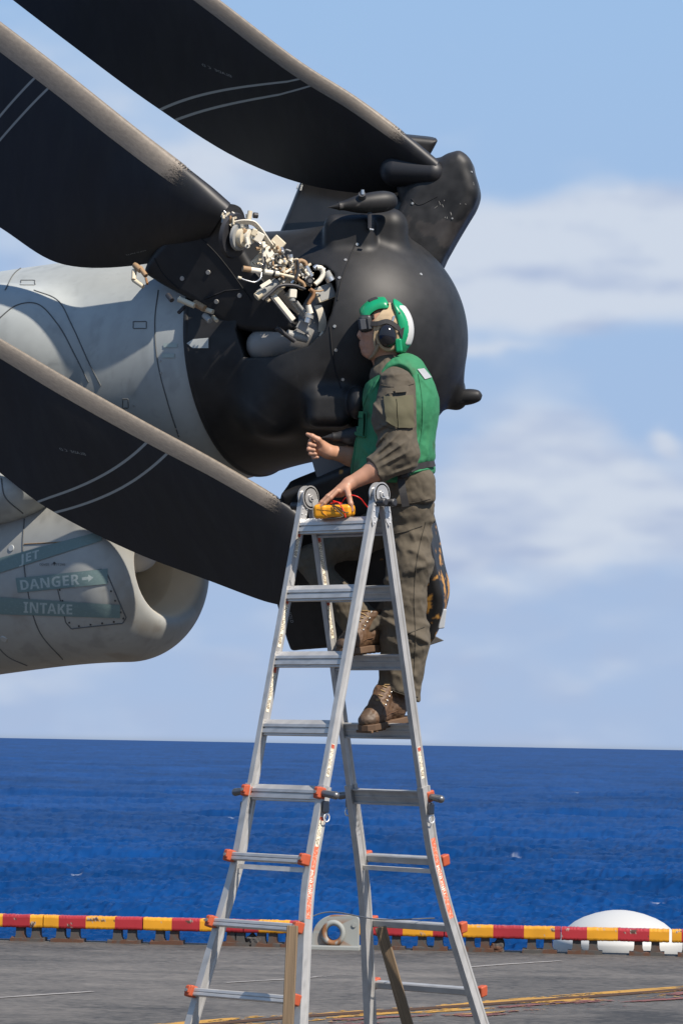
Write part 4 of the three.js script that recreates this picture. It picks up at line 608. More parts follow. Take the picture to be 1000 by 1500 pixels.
jbox('panel', 455, 470, 130, 150, 30, -12, greyP, .02); jdisc('bushing', 490, 448, 26, 16, cream, -.005, V(.1, .2, 1)); jdisc('bushing_bore', 490, 448, 13, 18, darkP, -.007, V(.1, .2, 1)); jdisc('fitting', 458, 505, 14, 14, white, -.015, V(0, 0, 1));
jbox('clevis', 530, 500, 30, 130, 50, 6, cream, -.02); jbox('clevis', 565, 540, 60, 24, 50, -30, white, -.02); jrod('actuator', 585, 425, 598, 515, 20, white, -.02); jrod('actuator_cap', 580, 405, 584, 430, 24, silver, -.02);
jrod('end_nut', 198, 518, 262, 528, 24, tan, -.05); jrod('push_rod', 262, 528, 345, 540, 22, white, -.05); jrod('push_rod', 372, 545, 490, 562, 22, white, -.05); jrod('rod_clamp', 440, 550, 456, 556, 28, darkP, -.05); jrod('push_rod', 490, 562, 650, 600, 13, cream, -.045);
jtube('hook_wire', [[165, 592, -.06], [235, 618, -.06], [300, 628, -.06], [340, 600, -.06], [352, 552, -.05]], 7, silver); jrod('hook_tip', 158, 590, 185, 598, 12, cream, -.06);
jbox('fin', 385, 645, 100, 34, 12, -32, white, -.05); jrod('cylinder', 330, 735, 475, 630, 42, greyP, .0); jrod('cylinder_cap', 308, 752, 345, 722, 34, cream, -.01);
jtube('hose', [[640, 520], [640, 475], [665, 455], [700, 468], [715, 495]], 19, tan, -.05); jtube('hose', [[655, 500], [632, 545], [640, 600], [690, 640], [700, 668]], 15, tan, -.05);
jrod('sensor', 700, 500, 748, 585, 32, silver, -.02); jdisc('sensor_ring', 742, 612, 32, 26, darkP, -.05, V(.1, -.3, 1)); jdisc('sensor_lens', 742, 612, 19, 28, silver, -.052, V(.1, -.3, 1));
jtube('hose', [[785, 648], [826, 610], [850, 560], [835, 515], [800, 512]], 20, white, -.03); jtube('foil_wrap', [[775, 520], [800, 505], [830, 520], [860, 530]], 22, silver, -.02);
jrod('fitting', 872, 548, 908, 610, 36, greyP, -.02); jrod('fitting_ring', 895, 590, 915, 622, 38, silver, -.02); jrod('fitting', 870, 545, 880, 560, 28, silver, -.02);
jbox('junction_box', 858, 722, 150, 120, 130, -20, greyP, .03, .35); jbox('box_lid', 866, 716, 158, 128, 20, -20, cream, .0, .35);
jtube('hose', [[742, 686], [772, 708], [770, 745], [742, 790], [730, 815]], 16, brown, -.05); jrod('hose_boot', 730, 815, 748, 885, 21, white, -.05, -.05, 26); jrod('connector', 742, 890, 722, 962, 33, silver, -.05, -.05, 30); jrod('connector_ring', 738, 900, 732, 922, 38, greyP, -.05);
jbox('valve', 602, 722, 62, 74, 60, 4, white, -.03); jrod('valve_foot', 602, 750, 600, 782, 26, greyP, -.03); jbox('valve_cap', 605, 690, 44, 26, 44, 4, cream, -.03);
jrod('strut', 545, 720, 705, 915, 20, greyP, .02); jrod('strut', 630, 785, 722, 905, 15, greyP, .0); jbox('rail_channel', 530, 840, 44, 260, 40, -38, white, -.02); jbox('rail_edge', 500, 850, 18, 300, 30, -38, darkP, -.04);
jbox('plate', 685, 985, 90, 80, 16, 30, greyP, -.01); jstrap('curved_panel', [[806, 818, .02], [832, 880, .02], [846, 950, .03], [842, 1030, .05]], 62, 12, white, V(1, .12, -.25)); jrod('fitting', 832, 1050, 862, 1068, 24, white, .03); jrod('fitting', 800, 1090, 830, 1112, 16, silver, .03); jdisc('roller', 716, 1030, 26, 40, greyP, 0);
jtube('black_hose', [[355, 775], [430, 712], [490, 662], [600, 654], [700, 684]], 14, darkP, -.05); jtube('black_hose', [[640, 450], [648, 520], [630, 600]], 12, darkP, -.06); jtube('black_hose', [[365, 520], [380, 460], [375, 420]], 10, darkP, -.05);
{ jbox('hinge_frame', 400, 400, 330, 110, 60, -47, cream, .03, .1); jbox('hinge_frame', 560, 600, 330, 90, 60, -40, greyP, .03, .1); jbox('hinge_frame', 480, 690, 260, 60, 40, -42, cream, .02, .1);
  const r = rng(404), M = [cream, white, tan, cream, greyP, silver]; // the loom of wires, ties and small fittings round the joint
  for (let i = 0; i < 46; i++) { const x = 330 + r() * 430, y = 400 + (x - 330) * .5 + (r() - .5) * 210, n = 4, L = []; let px = x, py = y, a = r() * 6.3; for (let k = 0; k < n; k++) { L.push([px, py, -.05 + r() * .04]); a += (r() - .5) * 2.2; px += Math.cos(a) * (16 + r() * 26); py += Math.sin(a) * (10 + r() * 18); } jtube('wire', L, 4 + r() * 7, M[r() * 6 | 0]); }
  for (let i = 0; i < 40; i++) { const x = 300 + r() * 500, y = 300 + (x - 300) * .72 + (r() - .5) * 230, a = r() * 6.3, l = 12 + r() * 26; jrod('small_fitting', x, y, x + Math.cos(a) * l, y + Math.sin(a) * l, 7 + r() * 10, M[r() * 6 | 0], -.05 + r() * .04); }
  for (let i = 0; i < 18; i++) { const x = 30 + r() * 120, y = 60 + r() * 150, a = r() * 6.3, l = 14 + r() * 26; jrod('small_fitting', x, y, x + Math.cos(a) * l, y + Math.sin(a) * l, 6 + r() * 8, M[r() * 6 | 0], -.03 + r() * .04); }
}
// hub barrel seen below the cuff, inside the opening
const barrel = (x, y, z) => smin(cone(q(385, 506, 15.26), q(455, 490, 15.24), .075, .09)(x, y, z), cone(q(440, 500, 15.25), q(470, 440, 15.3), .08, .06)(x, y, z), .04);
part('hub_barrel', toW(surf(barrel, ...boxOf([[340, 400], [500, 540]], 15.05, 15.45), .009)), mat(.22, .21, .195, .5), joint);
jrod('mount', 560, 1050, 720, 1090, 36, greyP, .03); jrod('mount', 470, 1000, 620, 1110, 20, darkP, .0);
// fold-hardware hanging below the near cuff
{ const k = (n, x0, y0, x1, y1, r, m, z = 15.12) => part(n, toW(rod(q(x0, y0, z), q(x1, y1, z - .03), r * 15 / FOC, r * 14 / FOC, 10)), m, air);
  k('lug', 198, 388, 206, 396, 5, tan, 15.3); k('lug', 197, 396, 196, 410, 4, cream, 15.3); k('lug', 196, 410, 210, 420, 3.5, cream, 15.28); k('lug', 205, 392, 214, 404, 4, tan, 15.28); k('lug', 214, 408, 216, 416, 2, brown, 15.25);
  k('seal_strip', 262, 438, 285, 448, 4.5, cream, 15.2); k('seal_strip', 285, 444, 300, 452, 5.5, tan, 15.2); k('seal_strip', 296, 452, 312, 457, 4, cream, 15.2); k('bracket', 270, 450, 262, 458, 3, darkP, 15.2); k('bracket', 300, 462, 308, 470, 5, greyP, 15.2); k('bracket', 312, 464, 318, 470, 3, cream, 15.2); k('bracket', 246, 432, 252, 440, 4, darkP, 15.2); }

// lower arm: cuff of the lowest blade, paint worn to yellow primer along its edge
const cuff3L = [[410, 726], [414, 723], [440, 712], [470, 700], [520, 681], [526, 680], [600, 690], [624, 768], [640, 845], [648, 882], [642, 915], [630, 944], [560, 953], [497, 951], [440, 954.5], [426, 955], [423, 951], [404, 888], [402, 880], [398, 840]];
const cuff3 = roughSkin(slabF(round(cuff3L, 4), q(520, 820, 15.20), V(-.18, -.28, .94), .24, .03), 4, .0015);
const c3 = part('blade_cuff', toW(tint(surf(cuff3, ...boxOf(cuff3L, 14.95, 15.75, .1), .0075), (x, y, z) => { const c = blackCoat(17)(x, y, z), e = sstep(.31, .42, x) * (.25 + .75 * sstep(-.14, -.34, y)), n = fbm(x * 16, y * 12, z * 16, 4) * .7 + fbm(x * 50, y * 40, z * 50, 2) * .3; if (n + e * .42 > .54) return [.44, .22, .045]; if (n + e * .42 > .49) return [.20, .10, .03]; return c; })), blackM, air, 'lower blade cuff worn to yellow primer along its edge');
decal(cuff3, [[415, 893], [432, 893], [442, 930], [425, 932]], new THREE.MeshStandardMaterial({ transparent: true, alphaTest: .4, roughness: .7, map: canvasTex(96, 192, (x) => { x.fillStyle = '#83878a'; x.font = '34px sans-serif'; x.translate(34, 14); x.rotate(Math.PI / 2); x.fillText('FOLD', 0, 0); x.font = '20px sans-serif'; x.fillText('- - -', 20, 26); }) }), c3, 'stencil', .004, 4, 8);
const pl3 = [[452, 661], [508, 654], [516, 702], [470, 723]]; part('arm_plate', toW(surf(slabF(pl3, q(484, 690, 15.16), V(-.1, -.1, 1), .04, .012), ...boxOf(pl3, 15.1, 15.3), .008)), mat(.13, .135, .14, .6), air);
part('balance_weight', toW(rbox(q(645, 906, 15.3), V(1, .1, -.2).normalize(), V(.12, 1, 0).normalize(), V(0, 0, 1), .030, .088, .08, .006)), mat(.35, .37, .39, .5), air);
{ const t = [[626, 945], [648, 938], [628, 928]], sh = new THREE.Shape(); t.forEach(([x, y], i) => { const p = q(x, y, 15.3); i ? sh.lineTo(p.x, p.y) : sh.moveTo(p.x, p.y); }); part('edge_tab', toW(new THREE.ExtrudeGeometry(sh, { depth: .05, bevelEnabled: true, bevelSize: .003, bevelThickness: .003, bevelSegments: 1 }).translate(0, 0, -15.32)), mat(.06, .055, .05, .6), air); }

// pendulum weights: pointed at the left, blunt at the right
function weight(a, b, r, label) { // a: point, b: blunt end
  const L = a.distanceTo(b), pr = [[0, .002], [.06, .10], [.16, .34], [.17, .40], [.24, .44], [.4, .76], [.55, .93], [.7, 1], [.82, .97], [.92, .78], [.97, .52], [1, .002]].map(([t, k]) => new THREE.Vector2(k * r, t * L));
  const g = new THREE.LatheGeometry(new THREE.SplineCurve(pr).getPoints(48).map((p) => new THREE.Vector2(Math.max(.0005, p.x), p.y)), 28), d = b.clone().sub(a).normalize(); g.applyQuaternion(new THREE.Quaternion().setFromUnitVectors(V(0, 1, 0), d)); g.translate(a.x, a.y, a.z);
  return part('pendulum_weight', toW(tint(g, (x, y, z) => { const k = fbm(x * 40, y * 40, z * 40, 3) > .38 ? 2 : 1, c = blackCoat(41)(x, y, z); return k > 1 ? [.07, .065, .06] : c; })), blackM, air, label);
}
const w1 = weight(q(478, 304, 15.10), q(582, 293, 15.2), .048, 'pendulum weight standing on top of the spinner');
part('collar', toW(rod(q(530, 289, 15.12), q(530, 284, 15.1), .02, .016, 14)), darkP, w1); part('stud', toW(rod(q(531, 285, 15.1), q(531, 278, 15.1), .008, .007, 10)), silver, w1);
part('post', toW(rbox(q(541, 322, 15.17), V(1, 0, 0), V(0, 1, 0), V(0, 0, 1), .018, .085, .06, .004)), darkP, air); part('post_lug', toW(rod(q(541, 336, 15.13), q(547, 337, 15.13), .006, .006, 8)), silver, air);
weight(q(469, 641, 14.99), q(575, 638, 15.02), .052, 'pendulum weight beside the raised hand'); weight(q(610, 590, 15.62), q(706, 579, 15.56), .037, 'pendulum weight at the right of the spinner');
part('stud', toW(rod(q(669, 594, 15.6), q(668, 599, 15.6), .009, .006, 8)), darkP, air);
// ---------------------------------------------------------------- the person on the ladder
const per = thing('person', 'person in green vest, green helmet and goggles standing on the ladder', 'person', P(575, 1068, 14.9));
const many = (list, k) => (x, y, z) => { let d = 1e9; for (const f of list) d = smin(d, f(x, y, z), k); return d; };
const bb = (x0, y0, x1, y1, z0, z1) => { const a = q(x0, y0, z0), b = q(x1, y1, z0), c = q(x0, y0, z1), d = q(x1, y1, z1); return [V(Math.min(a.x, c.x), Math.min(b.y, d.y), -z1), V(Math.max(b.x, d.x), Math.max(a.y, c.y), -z0)]; };
const below = (a, b, z = 14.9) => { const A = q(...a, z), B = q(...b, z), n = V(-(B.y - A.y), B.x - A.x, 0).normalize(); if (n.y > 0) n.negate(); return (x, y) => (x - A.x) * n.x + (y - A.y) * n.y; }; // positive under the line a-b
const rig = { // joints of the pose
  hipL: q(602, 752, 14.93), hipR: q(594, 754, 15.12), kneeL: q(594, 884, 14.93), ankL: q(584, 1010, 14.95), kneeR: q(449, 822, 15.08), ankR: q(538, 926, 14.97),
  shL: q(584, 566, 14.80), elL: q(591, 668, 14.745), wrL: q(511, 709, 14.70), shR: q(576, 566, 15.14), elR: q(556, 655, 15.16), wrR: q(481, 662, 14.96)
};
// skin: one body under the clothes, finer grids for head and hands
const skinC = (base, f = 1) => (x, y, z) => { const a = fbm(x * 28, y * 28, z * 28, 3), b = fbm(x * 90, y * 90, z * 90, 2), v = 1 + .10 * a + .06 * b; return [base[0] * v, base[1] * v * (1 - .05 * a), base[2] * v * (1 - .06 * a)]; };
const skinM = vmat(.5, 0, { sheen: .15, sheenRoughness: .5 });
const SK = [.41, .215, .135];
const skull = ell(q(561, 482, 14.95), .098, .112, .078, V(.985, .17, 0), V(-.17, .985, 0));
const faceF = (() => {
  const parts = [[skull, .01], [ell(q(547, 503, 14.95), .056, .060, .056), .035], [ell(q(538, 516, 14.95), .024, .021, .028), .025], [ell(q(533, 505, 14.95), .019, .017, .026), .016],
    [cone(q(533, 478, 14.95), q(527, 491, 14.95), .010, .0135), .014], [ell(q(530, 493, 14.937), .008, .007, .008), .006], [ell(q(530, 493, 14.963), .008, .007, .008), .006], [ell(q(536, 470, 14.95), .020, .016, .052), .02],
    [ell(q(540, 489, 14.905), .024, .02, .018), .02], [ell(q(540, 489, 14.995), .024, .02, .018), .02], [cone(q(561, 508, 14.955), q(570, 548, 14.965), .056, .064), .03], [cone(q(560, 505, 14.90), q(541, 519, 14.93), .018, .016), .02], [ell(q(566, 492, 14.868), .02, .032, .012), .01]];
  const eyes = [ell(q(533, 481, 14.918), .017, .011, .014), ell(q(533, 481, 14.982), .017, .011, .014)], lips = cone(q(529.5, 504.6, 14.935), q(529.5, 504.6, 14.965), .0022, .0022);
  return (x, y, z) => { let d = parts[0][0](x, y, z); for (let i = 1; i < parts.length; i++) d = smin(d, parts[i][0](x, y, z), parts[i][1]); for (const e of eyes) d = smax(d, -e(x, y, z), .01); return smax(d, -lips(x, y, z), .004); };
})();
const torsoCore = many([ell(q(582, 600, 14.97), .125, .20, .17), ell(q(592, 690, 14.98), .115, .16, .16), ell(q(600, 740, 15.02), .08, .09, .14), cone(rig.hipL, rig.kneeL, .075, .055), cone(rig.kneeL, rig.ankL, .05, .04), cone(rig.hipR, q(520, 790, 15.13), .07, .05), cone(q(520, 790, 15.13), q(460, 817, 15.10), .05, .04), cone(q(460, 820, 15.10), q(500, 880, 15.05), .035, .035), cone(q(500, 880, 15.05), rig.ankR, .035, .035), cone(rig.shL, rig.elL, .055, .042), cone(rig.shR, rig.elR, .055, .042)], .05);
// forearms and hands
const chain = (pts, r) => { const o = []; for (let i = 0; i + 1 < pts.length; i++) o.push(cone(pts[i], pts[i + 1], r[i], r[i + 1])); return o; };
const foreL = many([cone(rig.elL, q(552, 688, 14.72), .047, .044), cone(q(552, 688, 14.72), rig.wrL, .044, .0285)], .03);
const handL = (() => { // palm turned down over the meter, four fingers out along its top, thumb down its near side
  const palm = [ell(q(500, 718, 14.69), .046, .021, .038, V(.82, .57, .05).normalize(), V(-.57, .82, 0).normalize()), cone(rig.wrL, q(499, 719, 14.69), .027, .024)];
  const f = [chain([q(494, 719, 14.652), q(484, 729, 14.640), q(475, 737, 14.638), q(469, 743, 14.64)], [.0105, .0098, .0085, .0072]), chain([q(492, 718, 14.675), q(480, 727, 14.662), q(471, 735.5, 14.66), q(464, 742, 14.662)], [.0108, .0100, .0088, .0074]),
    chain([q(493, 718, 14.698), q(482, 726, 14.690), q(473, 735, 14.69), q(468, 742, 14.692)], [.0102, .0095, .0084, .0072]), chain([q(496, 719, 14.722), q(487, 728, 14.718), q(481, 736, 14.718), q(478, 742, 14.72)], [.0090, .0082, .0074, .0064])];
  const th = chain([q(508, 716, 14.665), q(511, 727, 14.628), q(513.5, 738, 14.618), q(515.5, 748, 14.62)], [.0145, .0122, .0108, .0082]);
  const fs = f.map((c) => many(c, .004)), pf = many(palm, .02), tf = many(th, .006);
  return (x, y, z) => { let d = pf(x, y, z); for (const g of fs) d = smin(d, g(x, y, z), .006); d = smin(d, tf(x, y, z), .012); return smin(d, foreL(x, y, z), .015); };
})();
const foreR = many([cone(rig.elR, q(515, 668, 15.03), .046, .042), cone(q(515, 668, 15.03), rig.wrR, .042, .028)], .03);
const handR = (() => { // raised hand: thumb up and out, fingers closed towards the palm
  const palm = [ell(q(470, 655, 14.95), .042, .030, .022, V(.8, -.55, .1).normalize(), V(.55, .8, 0).normalize()), cone(rig.wrR, q(471, 657, 14.95), .027, .027)];
  const f = [chain([q(463, 648, 14.955), q(455, 646, 14.935), q(453.5, 651, 14.912), q(461, 653, 14.905)], [.0112, .0105, .0095, .0082]), chain([q(462, 654, 14.955), q(453.5, 653, 14.935), q(452, 658, 14.910), q(460, 659.5, 14.905)], [.0112, .0105, .0095, .0082]),
    chain([q(463, 660, 14.955), q(455.5, 660, 14.935), q(454.5, 664.5, 14.912), q(462, 665, 14.908)], [.0105, .0098, .009, .0078]), chain([q(466, 665, 14.953), q(459.5, 666, 14.937), q(459, 670, 14.918), q(465, 670, 14.914)], [.009, .0085, .0078, .0068])];
  const th = chain([q(475, 655, 14.935), q(466, 644, 14.915), q(457, 639, 14.91), q(450, 636, 14.915)], [.0155, .0130, .0110, .0080]);
  const fs = f.map((c) => many(c, .005)), pf = many(palm, .02), tf = many(th, .006);
  return (x, y, z) => { let d = pf(x, y, z); for (const g of fs) d = smin(d, g(x, y, z), .0045); d = smin(d, tf(x, y, z), .010); return smin(d, foreR(x, y, z), .02); };
})();
const nailC = (c) => c;
part('body', [surf(torsoCore, ...bb(420, 500, 660, 1040, 14.6, 15.4), .014), surf(faceF, ...bb(515, 436, 610, 556, 14.8, 15.1), .0032), surf(handL, ...bb(452, 672, 600, 760, 14.55, 14.85), .0034), surf(handR, ...bb(440, 625, 560, 685, 14.85, 15.2), .0034)].map((g) => toW(tint(g, (x, y, z) => { const c = skinC(SK)(x, y, z), px = 500 - x / z * FOC, py = 750 + y / z * FOC; return py < 560 && py > 488 && px < 540 && noise(x * 160, y * 160, z * 160) > .0 ? [c[0] * .9, c[1] * .9, c[2] * .92] : c; }))), skinM, per);

// cloth
const fold = (x, y, z, s, a = 1) => a * (.0022 * (.35 - Math.abs(noise(x * 40 + y * 14 + s, y * 22 - x * 8, z * 40))) + .006 * noise(x * 9 + s, y * 13, z * 9) + .005 * (Math.abs(noise(x * 17 + y * 8, y * 15 + s, z * 17)) - .3) + .002 * noise(x * 45, y * 45, z * 45 + s));
const clothC = (c, seed, wear = .22) => (x, y, z) => { const a = fbm(x * 7 + seed, y * 7, z * 7, 4), b = fbm(x * 70, y * 70, z * 70 + seed, 2), v = 1 + wear * a + .10 * b; return [c[0] * v, c[1] * v, c[2] * v]; };
const OL = [.084, .069, .048], OLc = clothC(OL, 4), oliveM = vmat(.9, 0, { sheen: .25, sheenRoughness: .6, sheenColor: lc(.3, .28, .22) });
// trousers
const hem = below([545, 1004], [614, 1027]);
const legL = many([cone(q(601, 750, 14.95), q(600, 828, 14.93), .102, .088), cone(q(600, 828, 14.93), q(593, 882, 14.92), .088, .080), cone(q(592, 882, 14.92), q(593, 936, 14.93), .080, .094), cone(q(593, 936, 14.93), q(583, 1022, 14.95), .098, .098), ell(q(603, 740, 15.03), .092, .09, .18)], .05);
const legR = many([cone(q(594, 756, 15.10), q(520, 790, 15.13), .105, .082), cone(q(520, 790, 15.13), q(455, 818, 15.10), .082, .062), cone(q(455, 822, 15.10), q(500, 880, 15.05), .060, .068), cone(q(500, 880, 15.05), q(545, 930, 14.97), .068, .09)], .04);
const hemR = below([520, 946], [562, 905]);
const kneeFold = (x, y, z) => { const py = 750 + y / z * FOC; let f = 0; for (const [c, w, a, sl] of [[905, 5, .012, .25], [922, 6, .014, .5], [893, 5, .009, -.2], [862, 7, .009, .4], [840, 7, .008, -.4], [985, 7, .008, .3], [960, 6, .007, -.3], [780, 6, .008, .15], [768, 4, .008, -.1], [800, 8, .006, .5]]) { const d = (py - c - (x / -z * FOC - 90) * sl) / w; f += 1.35 * a * Math.exp(-d * d) * (.5 + .8 * noise(x * 12 + c, z * 12, c)); } return f; };
const trousersF = (x, y, z) => { const l = smax(legL(x, y, z) - kneeFold(x, y, z), hem(x, y), .012), r = smax(legR(x, y, z), hemR(x, y), .012); const inL = smax(l + .012, -1, .01); let d = smin(l, r, .05) + fold(x, y, z, 3, 1.2); return d; };
const tr = part('trousers', toW(tint(surf(trousersF, ...bb(425, 715, 650, 1035, 14.65, 15.4), .0062), (x, y, z) => { const c = OLc(x, y, z); return c; })), oliveM, per);
const seamM = mat(.05, .042, .03, .9);
seam(trousersF, curve([[623, 765], [614, 800], [608, 840], [606, 880], [608, 930], [606, 980], [603, 1018]]), .0022, seamM, tr, 'stitched_seam');
seam(trousersF, curve([[547, 1000], [566, 1008], [590, 1017], [612, 1021]]), .0018, seamM, tr, 'stitched_seam'); seam(trousersF, curve([[582, 930], [600, 927], [621, 918]]), .003, seamM, tr, 'stitched_seam'); seam(trousersF, curve([[578, 782], [596, 778], [618, 770]]), .0028, seamM, tr, 'stitched_seam');
// jacket: blouse to the hip, near sleeve turned up at the cuff, collar
const cuffCut = (() => { const a = q(548, 689, 14.72), d = q(520, 705, 14.71).sub(q(585, 668, 14.74)).normalize(); return (x, y, z) => (x - a.x) * d.x + (y - a.y) * d.y + (z - a.z) * d.z; })();
const sleeveL = many([cone(q(581, 568, 14.815), q(577, 612, 14.765), .082, .089), cone(q(577, 612, 14.765), q(585, 662, 14.745), .089, .080), cone(q(587, 664, 14.745), q(547, 690, 14.72), .078, .060)], .03);
const armFold = (x, y, z) => { const px = 500 - x / z * FOC, py = 750 + y / z * FOC; let f = 0; for (const [cx, cy, an, l, w, a] of [[562, 655, -.75, 26, 3.2, .012], [568, 664, -.6, 28, 3, .012], [574, 674, -.5, 24, 3, .011], [556, 645, -.9, 18, 3, .010], [590, 690, -.35, 22, 4, .010], [560, 625, -.5, 12, 3, .008], [553, 600, .9, 14, 3, .008], [575, 548, -.1, 22, 4, .007], [600, 650, -1.3, 20, 4, .008]]) { const c = Math.cos(an), s = Math.sin(an), u = (px - cx) * c + (py - cy) * s, v = -(px - cx) * s + (py - cy) * c; f += 1.25 * a * Math.exp(-((u / l) ** 2) - (v / w) ** 2); } return f; };
const cuffRoll = (() => { const a = q(556, 684, 14.724), b = q(548.5, 689, 14.721); return cone(a, b, .066, .0655); })();
const jacketSkirt = many([ell(q(595, 690, 15.0), .112, .15, .18), sbox(q(601, 718, 15.0), .104, .085, .175, .05)], .04), skirtCut = below([556, 744], [634, 736]);
const sleeveR = many([cone(q(574, 570, 15.12), q(556, 652, 15.15), .085, .078), cone(q(556, 652, 15.15), q(530, 665, 15.08), .075, .06)], .03);
const collar = (() => { const a = q(569, 531, 14.96); return (x, y, z) => { const d = ell(a, .072, .045, .072, V(.97, -.22, 0), V(.22, .97, 0))(x, y, z); return smax(d, -(ell(a, .06, .08, .06)(x, y, z)), .006); }; })();
const jacketTorso = many([ell(q(582, 590, 14.97), .13, .20, .19), ell(q(588, 660, 14.98), .12, .16, .17), ell(q(572, 548, 14.97), .085, .06, .12)], .05);
const jacketF = (x, y, z) => {
  let s = Math.max(sleeveL(x, y, z) - armFold(x, y, z), cuffCut(x, y, z)); s = smin(s, Math.max(cuffRoll(x, y, z), cuffCut(x, y, z) - .002), .006);
  let d = smin(smin(jacketTorso(x, y, z), smax(jacketSkirt(x, y, z), skirtCut(x, y), .014), .03), collar(x, y, z), .012); d = smin(d, sleeveR(x, y, z), .03); return smin(d, s, .02) + fold(x, y, z, 9, .9);
};
const jk = part('jacket', toW(tint(surf(jacketF, ...bb(505, 505, 650, 755, 14.6, 15.3), .0055), OLc)), oliveM, per);
seam(jacketF, curve([[552, 561], [566, 566], [590, 566], [606, 562]]), .0018, seamM, jk, 'stitched_seam'); seam(jacketF, curve([[556, 622], [575, 628], [604, 626]]), .002, seamM, jk, 'stitched_seam'); seam(jacketF, curve([[572, 737], [600, 737], [630, 731]]), .0016, seamM, jk, 'stitched_seam');
const patchOlive = mat(.085, .078, .045, .95), flapM = mat(.08, .067, .047, .9);
decal(jacketF, [[580, 583], [603, 579], [604, 626], [583, 627]], patchOlive, jk, 'hook_patch', .009, 8, 12); decal(jacketF, [[563, 581], [579, 583], [582, 627], [566, 618]], patchOlive, jk, 'hook_patch', .009, 8, 12); decal(jacketF, [[577, 569], [594, 567], [594, 576], [578, 578]], flapM, jk, 'pen_flap', .018, 6, 4); decal(jacketF, [[569, 571], [575, 570], [576, 579], [570, 580]], flapM, jk, 'pen_flap', .017, 3, 3);
// vest
const vestBody = many([ell(q(583, 590, 14.975), .158, .20, .205), ell(q(578, 655, 14.98), .178, .16, .20), ell(q(574, 690, 14.98), .182, .12, .19), ell(q(588, 545, 14.975), .10, .075, .15), ell(q(600, 600, 14.98), .125, .16, .17)], .06);
const hole1 = many([cone(q(578, 556, 14.76), q(578, 625, 14.70), .098, .105), cone(q(578, 625, 14.70), q(584, 672, 14.70), .10, .085)], .02), hole2 = cone(q(574, 562, 15.20), q(560, 640, 15.25), .09, .09), neckHole = cone(q(568, 545, 14.965), q(545, 520, 14.96), .085, .13), vHem1 = below([506, 703], [585, 708]), vHem2 = below([580, 700], [640, 694]);
const vFold = (x, y, z) => { const px = 500 - x / z * FOC, py = 750 + y / z * FOC; let f = 0; for (const [cx, cy, an, l, w, a] of [[612, 690, -.25, 14, 2.4, .012], [618, 697, -.35, 12, 2.2, .012], [604, 702, -.1, 12, 2.4, .010], [628, 650, -1.5, 30, 3.5, .008], [618, 620, -1.35, 40, 4, .008], [606, 660, -1.2, 30, 3, .007], [540, 665, .9, 16, 4, .010], [548, 690, .3, 20, 4, .010], [530, 685, -.9, 16, 4, .009], [622, 560, .9, 20, 3, .006], [552, 560, -1.0, 22, 2, .008], [560, 702, .1, 24, 3, .010]]) { const c = Math.cos(an), s = Math.sin(an), u = (px - cx) * c + (py - cy) * s, v = -(px - cx) * s + (py - cy) * c; f += a * Math.exp(-((u / l) ** 2) - (v / w) ** 2); } return f; };
const waist = (x, y, z) => { const py = 750 + y / z * FOC, px = 500 - x / z * FOC, k = (py - (690 - (px - 585) * .24)) / 5; return px > 575 ? .010 * Math.exp(-k * k) : 0; };
const vestF = (x, y, z) => { let d = vestBody(x, y, z) + fold(x, y, z, 21, .55) - vFold(x, y, z) + waist(x, y, z); const px = x / -z * FOC + 500; d = smax(d, px < 582 ? vHem1(x, y) : vHem2(x, y), .012); d = smax(d, -hole1(x, y, z), .012); d = smax(d, -hole2(x, y, z), .012); return smax(d, -neckHole(x, y, z), .014); };
const vestC = (x, y, z) => { const a = fbm(x * 6 + 3, y * 6, z * 6, 4), b = fbm(x * 70, y * 70, z * 70, 2), k = clamp(.5 + a), v = 1 + .16 * a + .1 * b, px = 500 - x / z * FOC, gr = sstep(.1, .5, fbm(x * 11, y * 11, z * 11 + 7, 4) + (px < 545 ? .12 : -.1)); return [mix(.018, .027, k) * v + .012 * gr, mix(.172, .155, k) * v - .055 * gr, mix(.072, .066, k) * v - .022 * gr]; };
const greenM = vmat(.82, 0, { sheen: .2, sheenRoughness: .5, sheenColor: lc(.1, .4, .25) });
const vest = part('vest', toW(tint(surf(vestF, ...bb(495, 505, 655, 720, 14.65, 15.3), .005), vestC)), greenM, per);
const greenDk = mat(.012, .115, .048, .85), reflM = mat(.34, .35, .36, .5), webM = mat(.022, .021, .022, .75);
decal(vestF, [[610, 541], [620, 540], [631, 553], [621, 556]], reflM, vest, 'reflective_patch', .004, 5, 5);
for (const L of [[[545, 562], [534, 590], [527, 615], [521, 650], [516, 690]], [[612, 548], [617, 580], [618, 620], [612, 660], [606, 682]]]) seam(vestF, curve(L), .0018, greenDk, vest, 'stitched_seam');
{ const pk = [[519, 607], [537, 605], [535, 640], [516, 636]]; const pf = (x, y, z) => { const px = 500 - x / z * FOC, py = 750 + y / z * FOC; return vestF(x, y, z); };
  decal(vestF, pk, greenDk, vest, 'pocket', .014, 8, 8); decal(vestF, [[519, 604], [538, 602], [537, 613], [517, 614]], mat(.018, .16, .066, .85), vest, 'pocket_flap', .019, 6, 4); seam((x, y, z) => vestF(x, y, z) - .012, [...pk, pk[0]], .003, greenDk, vest, 'pocket_edge'); }
function webbing(f, L, w, m, parent, name, off = .004) { const pts = curve(L, 5).map(([x, y]) => onSkin(f, x, y, off)).filter(Boolean); const ay = pts.map((p) => grad(f, p)), ax = pts.map((p, i) => pts[Math.min(i + 1, pts.length - 1)].clone().sub(pts[Math.max(i - 1, 0)]).cross(ay[i]).normalize()); return part(name, toW(sweep([[-w / 2, -.002], [w / 2, -.002], [w / 2, .002], [-w / 2, .002]], pts, ax, ay)), m, parent); }
webbing(vestF, [[584, 698], [598, 692], [612, 687], [624, 683], [633, 681]], .026, webM, vest, 'belt', .012);
